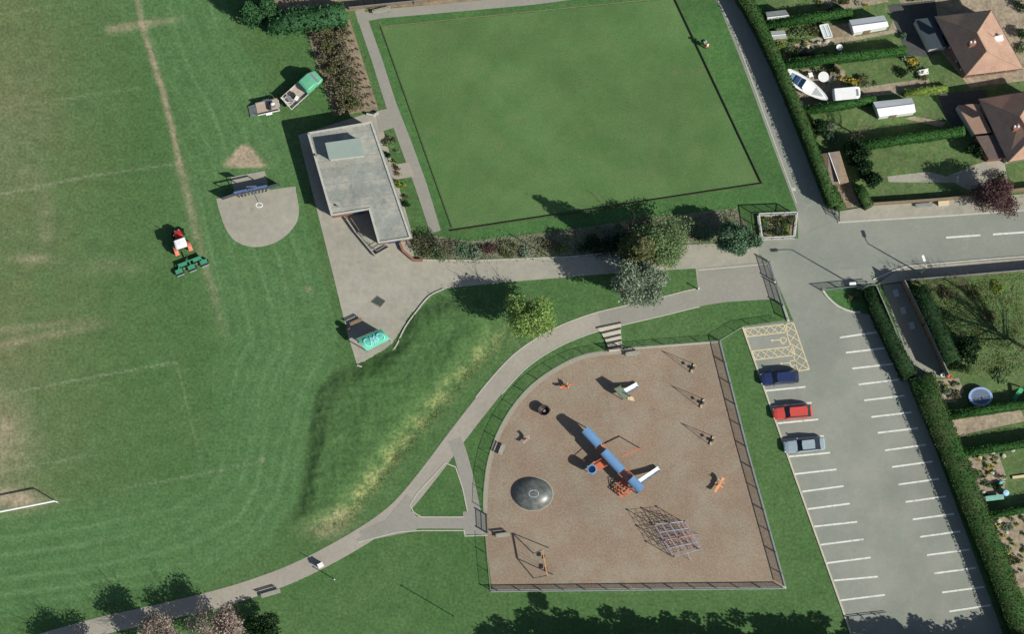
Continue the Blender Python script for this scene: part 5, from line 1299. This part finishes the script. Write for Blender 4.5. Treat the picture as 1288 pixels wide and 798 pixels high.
SH = [('brown shrub at the pavilion corner of the promenade bed', 528, 306, 1.5, 1.2, brown_l), ('green shrub against the low brick wall of the bed', 552, 320, 1.1, 1.0, midgreen_l), ('olive shrub at the left end of the promenade bed', 540, 318, 1.0, .9, olive_l),
      ('grey green shrub in the bed near the bowling green corner', 578, 316, 1.3, 1.1, bluegreen_l), ('low silvery shrub in the middle left of the promenade bed', 596, 320, 1.2, .9, silverleaf_l), ('purple brown shrub in the promenade bed', 615, 312, 1.1, .8, purple_l),
      ('olive ground shrub right of the purple brown one', 640, 314, 1.3, .6, olive_l), ('yellow flowering shrub beside the shaded part of the bed', 706, 314, .7, .6, lime_l), ('brown twiggy shrub at the right part of the bed', 690, 308, 1.0, .7, brown_l),
      ('silver shrub left of the spreading tree shadow', 660, 318, .9, .6, silverleaf_l), ('dark shrub below the top edge of the bed', 745, 306, 1.4, 1.3, dark_l), ('olive shrub below the rounded green tree', 800, 332, 1.2, .9, olive_l), ('dark shrub near the enclosure corner', 890, 296, 1.1, 1.2, bluegreen_l),
      ('low green bush beside the pavilion wall near its top', 490, 180, .7, .5, midgreen_l), ('lime bush by the pavilion side door', 500, 232, .7, .6, lime_l), ('dark clipped bush by the pavilion lower side', 510, 258, .6, .7, dark_l), ('clipped dark bush at the pavilion right wall', 486, 196, .5, .8, dark_l),
      ('pale flowering bush right of the dark shrubby tree', 1048, 160, .9, .9, silverleaf_l), ('blue grey bush below the pale flowering bush', 1050, 172, 1.0, .9, bluegreen_l), ('bright green bush near the square grey shed', 984, 56, 1.0, .8, lime_l), ('green fruit bush in the middle of the second garden', 1005, 44, 1.2, .9, midgreen_l),
      ('leafy bush beside the cold frame', 1022, 40, .9, .8, olive_l), ('dark bush at the foot of the second garden', 1004, 72, .9, .8, dark_l), ('reddish brown bush beside the long hedge', 1018, 73, .9, .7, purple_l), ('pale green bush beside the long hedge', 1033, 74, .7, .6, silverleaf_l),
      ('leafy bush at the boat end of the second garden', 998, 66, 1.0, .8, midgreen_l), ('yellow flowering bush on the third garden lawn edge', 1074, 103, .7, .6, yellow_l), ('olive bush right of the yellow flowering bush', 1086, 101, .8, .6, olive_l), ('dark conifer bush in the third garden', 1050, 88, .7, 1.2, dark_l),
      ('golden bush beside the sunroom of the pink bungalow', 1146, 78, .8, .8, yellow_l), ('leafy bush beside the golden bush', 1156, 88, .9, .8, midgreen_l), ('silver bush at the sunroom corner', 1138, 72, .7, .7, silverleaf_l), ('small dark bush on the lawn near the sunroom', 1134, 92, .8, .8, dark_l), ('brown bush at the path end of the pink bungalow', 1160, 96, .7, .6, olive_l),
      ('blue grey bush on the path behind the sunroom', 1136, 46, .5, .7, bluegreen_l), ('loose olive bush on the grass island', 1074, 374, .8, .9, olive_l), ('round grey green bush in the right garden', 1196, 428, 1.2, 1.0, bluegreen_l), ('added dark bush imitating tree shade against the tall dark hedge', 1194, 400, 1.4, 1.4, dark_l), ('added dark bush imitating tree shade below the tall dark hedge', 1206, 464, 1.4, 1.2, dark_l), ('added spreading dark bush imitating tree shade near the plant pots', 1199, 448, 1.8, 1.3, dark_l), ('olive bush at the top of the right garden', 1225, 372, 1.3, .7, olive_l),  # dark bushes by the tall hedge and pots are added as bare tree shade
      ('brown bush near the fence in the right garden', 1190, 372, 1.1, .7, brown_l), ('green bush right of the trampoline lawn', 1262, 474, 1.2, .6, midgreen_l), ('pale bush in the soil left of the trampoline', 1190, 492, .6, .5, silverleaf_l), ('brown bush in the soil left of the trampoline', 1200, 498, .6, .5, brown_l),
      ('pale bush in the plot above the car park hedge end', 1218, 586, .6, .5, silverleaf_l), ('green bush in the cluttered lower plot', 1226, 598, .8, .5, midgreen_l), ('dark bush next to the green tray', 1254, 612, .6, .7, dark_l), ('tufted green bush in the lowest plot', 1264, 690, 1.0, .6, midgreen_l),
      ('brown tufted bush in the lowest plot', 1276, 706, .8, .6, olive_l), ('pale rocky plant in the lowest plot', 1268, 664, .7, .4, silverleaf_l), ('dark bush at the far top right corner garden', 1284, 8, 1.0, 1.2, dark_l), ('dark tall bush right of the pink bungalow', 1284, 44, 1.0, 1.6, dark_l),
      ('green bush at the right wall of the pink bungalow', 1286, 62, 1.0, .8, midgreen_l), ('dark bush below the lower bungalow', 1258, 226, 1.1, 1.5, dark_l), ('olive plant mound in the far top garden', 1062, 2, .6, .4, olive_l), ('yellow green tuft in the right garden', 1250, 362, 1.0, .4, lime_l),
      ('brown tuft in the middle of the right garden', 1244, 398, 1.1, .4, olive_l)]
for lab, x, y, r_, h_, mt in SH: shrub('shrub', lab, x, y, r_, h_, mt, int(260 + 200 * r_), .09)
BX = lambda *a: MB().box(*a)
clutter('white garden chair beside the boat', 'garden_chair', 'chair', 1019, 95, 0, [('seat', BX((0, 0, .42), (.5, .5, .06)), white_m), ('backrest', BX((-.24, 0, .7), (.05, .5, .5)), white_m)] + [('leg', BX((x, y, .2), (.06, .06, .4)), white_m) for x in (-.2, .2) for y in (-.2, .2)], .3)
clutter('white garden table beside the dark conifer bush', 'garden_table', 'table', 1035, 98, 0, [('table_top', MB().lathe((0, 0, .68), [(.6, 0), (.6, .05)], 16), white_m), ('pedestal', MB().tube([(0, 0, 0), (0, 0, .68)], .06, 8), white_m)])
clutter('grey wheelbarrow between the white table and the hedge', 'wheelbarrow', 'wheelbarrow', 1045, 100, 0, [('tray', MB().add([(-.5, -.32, .65), (.5, -.25, .6), (.5, .25, .6), (-.5, .32, .65), (-.3, -.2, .3), (.3, -.18, .3), (.3, .18, .3), (-.3, .2, .3)], [(0, 4, 5, 1), (1, 5, 6, 2), (2, 6, 7, 3), (3, 7, 4, 0), (4, 7, 6, 5)]), metal_g), ('wheel', MB().tube([(.65, -.05, .2), (.65, .05, .2)], .2, 10), tyre_m), ('handle', MB().tube([(-.3, -.25, .5), (-1.0, -.3, .6)], .03, 5), metal_d), ('handle', MB().tube([(-.3, .25, .5), (-1.0, .3, .6)], .03, 5), metal_d)], 1.2)
clutter('dark stack of planks in the third garden', 'plank_stack', 'planks', 1052, 92, 0, [('plank', BX((0, .18 * k, .12 + .1 * k), (1.8, .16, .12)), wood_m) for k in range(4)], 1.1)
clutter('small white bird bath on the second garden lawn', 'bird_bath', 'bird bath', 1055, 61, 0, [('basin', MB().lathe((0, 0, .7), [(.12, 0), (.36, .1), (.32, .1), (.1, .04)], 14), white_m), ('pedestal', MB().lathe((0, 0, 0), [(.22, 0), (.1, .1), (.1, .7)], 10), white_m)])
clutter('white seat on the terrace of the pink bungalow', 'garden_chair', 'chair', 1161, 92, 0, [('seat', BX((0, 0, .42), (1.1, .5, .06)), white_m), ('backrest', BX((0, .25, .7), (1.1, .05, .5)), white_m)] + [('leg', BX((x, y, .2), (.06, .06, .4)), white_m) for x in (-.5, .5) for y in (-.2, .2)], .2)
clutter('white crate at the foot of the lane hedge below the boat', 'crate', 'crate', 1006, 131, 0, [('crate_body', BX((0, 0, .2), (.7, .45, .4)), white_m), ('lid', BX((0, 0, .42), (.74, .5, .05)), metal_g)], .3)
clutter('green garden slide leaning beside the trampoline hedge', 'toy_slide', 'slide', 1279, 497, 0, [('chute', MB().beam((-.7, 0, .2), (.7, 0, 1.1), .5, .08), M('bright_green_plastic', (.1, .45, .2), .5)), ('ladder', MB().beam((.7, 0, 1.1), (1.0, 0, 0), .4, .06), M('green_ladder', (.08, .35, .16), .5))], 1.0)
clutter('shallow green tray on legs beside the lower hedge', 'potting_table', 'table', 1250, 627, 0, [('table_top', BX((0, 0, .7), (2.0, .55, .06)), M('pale_green_top', (.2, .42, .34), .5))] + [('leg', BX((x, y, .35), (.06, .06, .7)), metal_g) for x in (-.9, .9) for y in (-.2, .2)], .12)
clutter('pale blue water butt at the end of the green tray', 'water_butt', 'water butt', 1264, 621, 0, [('barrel', MB().lathe((0, 0, 0), [(.3, 0), (.36, .4), (.3, .85)], 12), M('pale_blue_plastic', (.3, .5, .65), .5)), ('lid', MB().lathe((0, 0, .85), [(.33, 0), (.33, .05), (.05, .09)], 12), M('blue_lid', (.35, .6, .75), .5))])
clutter('turquoise watering can near the pale blue water butt', 'watering_can', 'watering can', 1258, 608, 0, [('can', MB().lathe((0, 0, 0), [(.2, 0), (.2, .4), (.12, .45)], 10), M('turquoise_plastic', (.1, .5, .42), .5)), ('spout', MB().tube([(.15, 0, .1), (.5, 0, .5)], .04, 6), turq_m), ('handle', MB().tube([(-.15, 0, .1), (-.4, 0, .3), (-.1, 0, .5)], .03, 5), turq_m)])
clutter('long thin wooden pole leaning across the cluttered plot', 'clothes_post', 'post', 1262, 606, 0, [('pole', MB().tube([(0, 0, 0), (0, 0, 2.2)], .04, 6), wood_m), ('foot', BX((0, 0, .04), (.4, .4, .08)), kerb_m)])
clutter('pale wooden sleeper at the right edge of the lower plot', 'sleeper', 'sleeper', 1284, 600, 0, [('beam', BX((0, 0, .12), (1.9, .3, .24)), cream_m), ('end_plate', BX((-.97, 0, .12), (.04, .26, .2)), wood_m)], .12)
clutter('orange and white plant pots at the corner of the right garden', 'plant_pots', 'pots', 1194, 474, 0, [('pot', MB().lathe((0, 0, 0), [(.18, 0), (.26, .4), (.2, .4), (.15, .3)], 10), orange_m), ('pot', MB().lathe((-.75, .15, 0), [(.2, 0), (.28, .45), (.22, .45), (.15, .3)], 10), white_m)])
rk = M('pale_rock', (.45, .42, .36), .9, .2, 3)
for k, (x, y) in enumerate(((1228, 624), (1237, 620), (1248, 596), (1250, 660), (1266, 670), (1256, 656), (1232, 577), (1262, 574), (1274, 567), (1248, 570), (1010, 60), (1016, 58), (1030, 54), (1040, 52), (1024, 96), (1041, 99), (1005, 97))):
    b = G(x, y); m = MB().ball((b.x, b.y, .12), (random.uniform(.2, .4), random.uniform(.15, .3), random.uniform(.14, .22)), 5)
    m.v = [(v[0] + random.gauss(0, .03), v[1] + random.gauss(0, .03), v[2] + random.gauss(0, .02)) for v in m.v]
    tag(m.build('rock', rk, loc=b), 'pale stone lying in a cluttered garden plot', 'rock', 'pale stones in the garden plots')

# ------------------------------------------------------------ low ground cover in the beds and loose planting in the gardens
def inpoly(x, y, P):
    c = False
    for i in range(len(P)):
        x1, y1 = P[i]; x2, y2 = P[i - 1]
        if (y1 > y) != (y2 > y) and x < (x2 - x1) * (y - y1) / (y2 - y1) + x1: c = not c
    return c
def rand_in(P, n_):
    out = []; xs_ = [p[0] for p in P]; ys_ = [p[1] for p in P]
    while len(out) < n_:
        x, y = random.uniform(min(xs_), max(xs_)), random.uniform(min(ys_), max(ys_))
        if inpoly(x, y, P): out.append((x, y))
    return out
def cover(label, P, n_, mat, leaf=.07, h=.22, clump=.5):
    Q = []
    for x, y in rand_in(P, n_):
        b = G(x, y); k = random.randint(8, 26); q = RNG.normal(0, 1, (k, 3)) * np.array([clump, clump * .8, h * .4]) * random.uniform(.4, 1.1)
        q[:, 2] = np.abs(q[:, 2]) + .03; Q.append(q + np.array([b.x, b.y, 0]))
    V, F = leaf_quads(np.concatenate(Q), leaf); b = G(*P[0])
    tag(arr_mesh('ground_cover', V, F, mat, loc=b), label, 'ground cover', kind='stuff')
BED = [(522, 324), (546, 298), (588, 305), (700, 293), (800, 279), (922, 265), (945, 298), (900, 303), (820, 308), (720, 319), (600, 325)]
cover('grey green ground cover spread over the promenade bed', BED, 330, silverleaf_l)
cover('olive leaves and stems spread over the promenade bed', BED, 420, olive_l)
cover('added dark leaves standing in for tree shade on the bed', [(725, 312), (760, 300), (800, 296), (806, 316), (760, 320)], 160, dark_l, .09, .3)  # dark leaf colour stands in for the tree shade on this part
cover('olive ground cover under the shrubs left of the bowling green', [(388, 40), (428, 26), (458, 136), (424, 144)], 260, brown_l, .08, .4)
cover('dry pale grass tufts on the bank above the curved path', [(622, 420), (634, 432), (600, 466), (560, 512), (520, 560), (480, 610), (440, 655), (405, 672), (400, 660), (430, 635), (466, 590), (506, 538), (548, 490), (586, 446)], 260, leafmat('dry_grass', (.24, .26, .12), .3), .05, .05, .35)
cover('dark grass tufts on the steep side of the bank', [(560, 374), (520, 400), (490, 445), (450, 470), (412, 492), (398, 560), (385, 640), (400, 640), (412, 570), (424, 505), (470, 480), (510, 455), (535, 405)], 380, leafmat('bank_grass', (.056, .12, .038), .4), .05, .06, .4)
cover('weeds and grass tufts in the right hand garden', [(1142, 360), (1288, 346), (1288, 470), (1200, 468)], 420, leafmat('weed_grass', (.17, .22, .07), .4), .07, .14, .5)
MIX = (olive_l, midgreen_l, lime_l, bluegreen_l, brown_l, silverleaf_l, yellow_l, purple_l)
for lab, grp, P, n_ in (('small mixed plant in the cluttered second garden from the top', 'plants of the second garden', [(988, 52), (1030, 38), (1034, 56), (1060, 66), (996, 78)], 34),
                        ('small mixed plant in the garden strip beside the boat', 'plants of the boat garden', [(1022, 88), (1062, 86), (1068, 100), (1110, 104), (1090, 110), (1046, 106)], 26),
                        ('small mixed plant in the border by the sunroom', 'plants by the sunroom', [(1132, 72), (1150, 72), (1168, 94), (1150, 98), (1140, 84)], 22),
                        ('small mixed plant in the plot with the green tray', 'plants of the lower plot', [(1210, 580), (1256, 574), (1264, 604), (1256, 620), (1236, 630)], 30),
                        ('small mixed plant in the lowest plot at the right edge', 'plants of the lowest plot', [(1248, 656), (1290, 648), (1292, 730), (1280, 728)], 30),
                        ('small mixed plant in the soil beside the trampoline', 'plants by the trampoline', [(1180, 482), (1204, 478), (1210, 496), (1190, 506)], 12),
                        ('small mixed plant at the edge of the top garden', 'plants of the top garden', [(1000, -4), (1046, -8), (1050, 6), (1110, 2), (1100, 8), (1040, 14)], 14),
                        ('small mixed plant along the pavilion side lawn', 'plants beside the pavilion', [(484, 170), (496, 168), (520, 250), (512, 256)], 12)):
    for k, (x, y) in enumerate(rand_in(P, n_)):
        shrub('plant', lab, x, y, random.uniform(.2, .45), random.uniform(.25, .6), random.choice(MIX), 60, .08, group=grp, cat='plant', lobes=4)
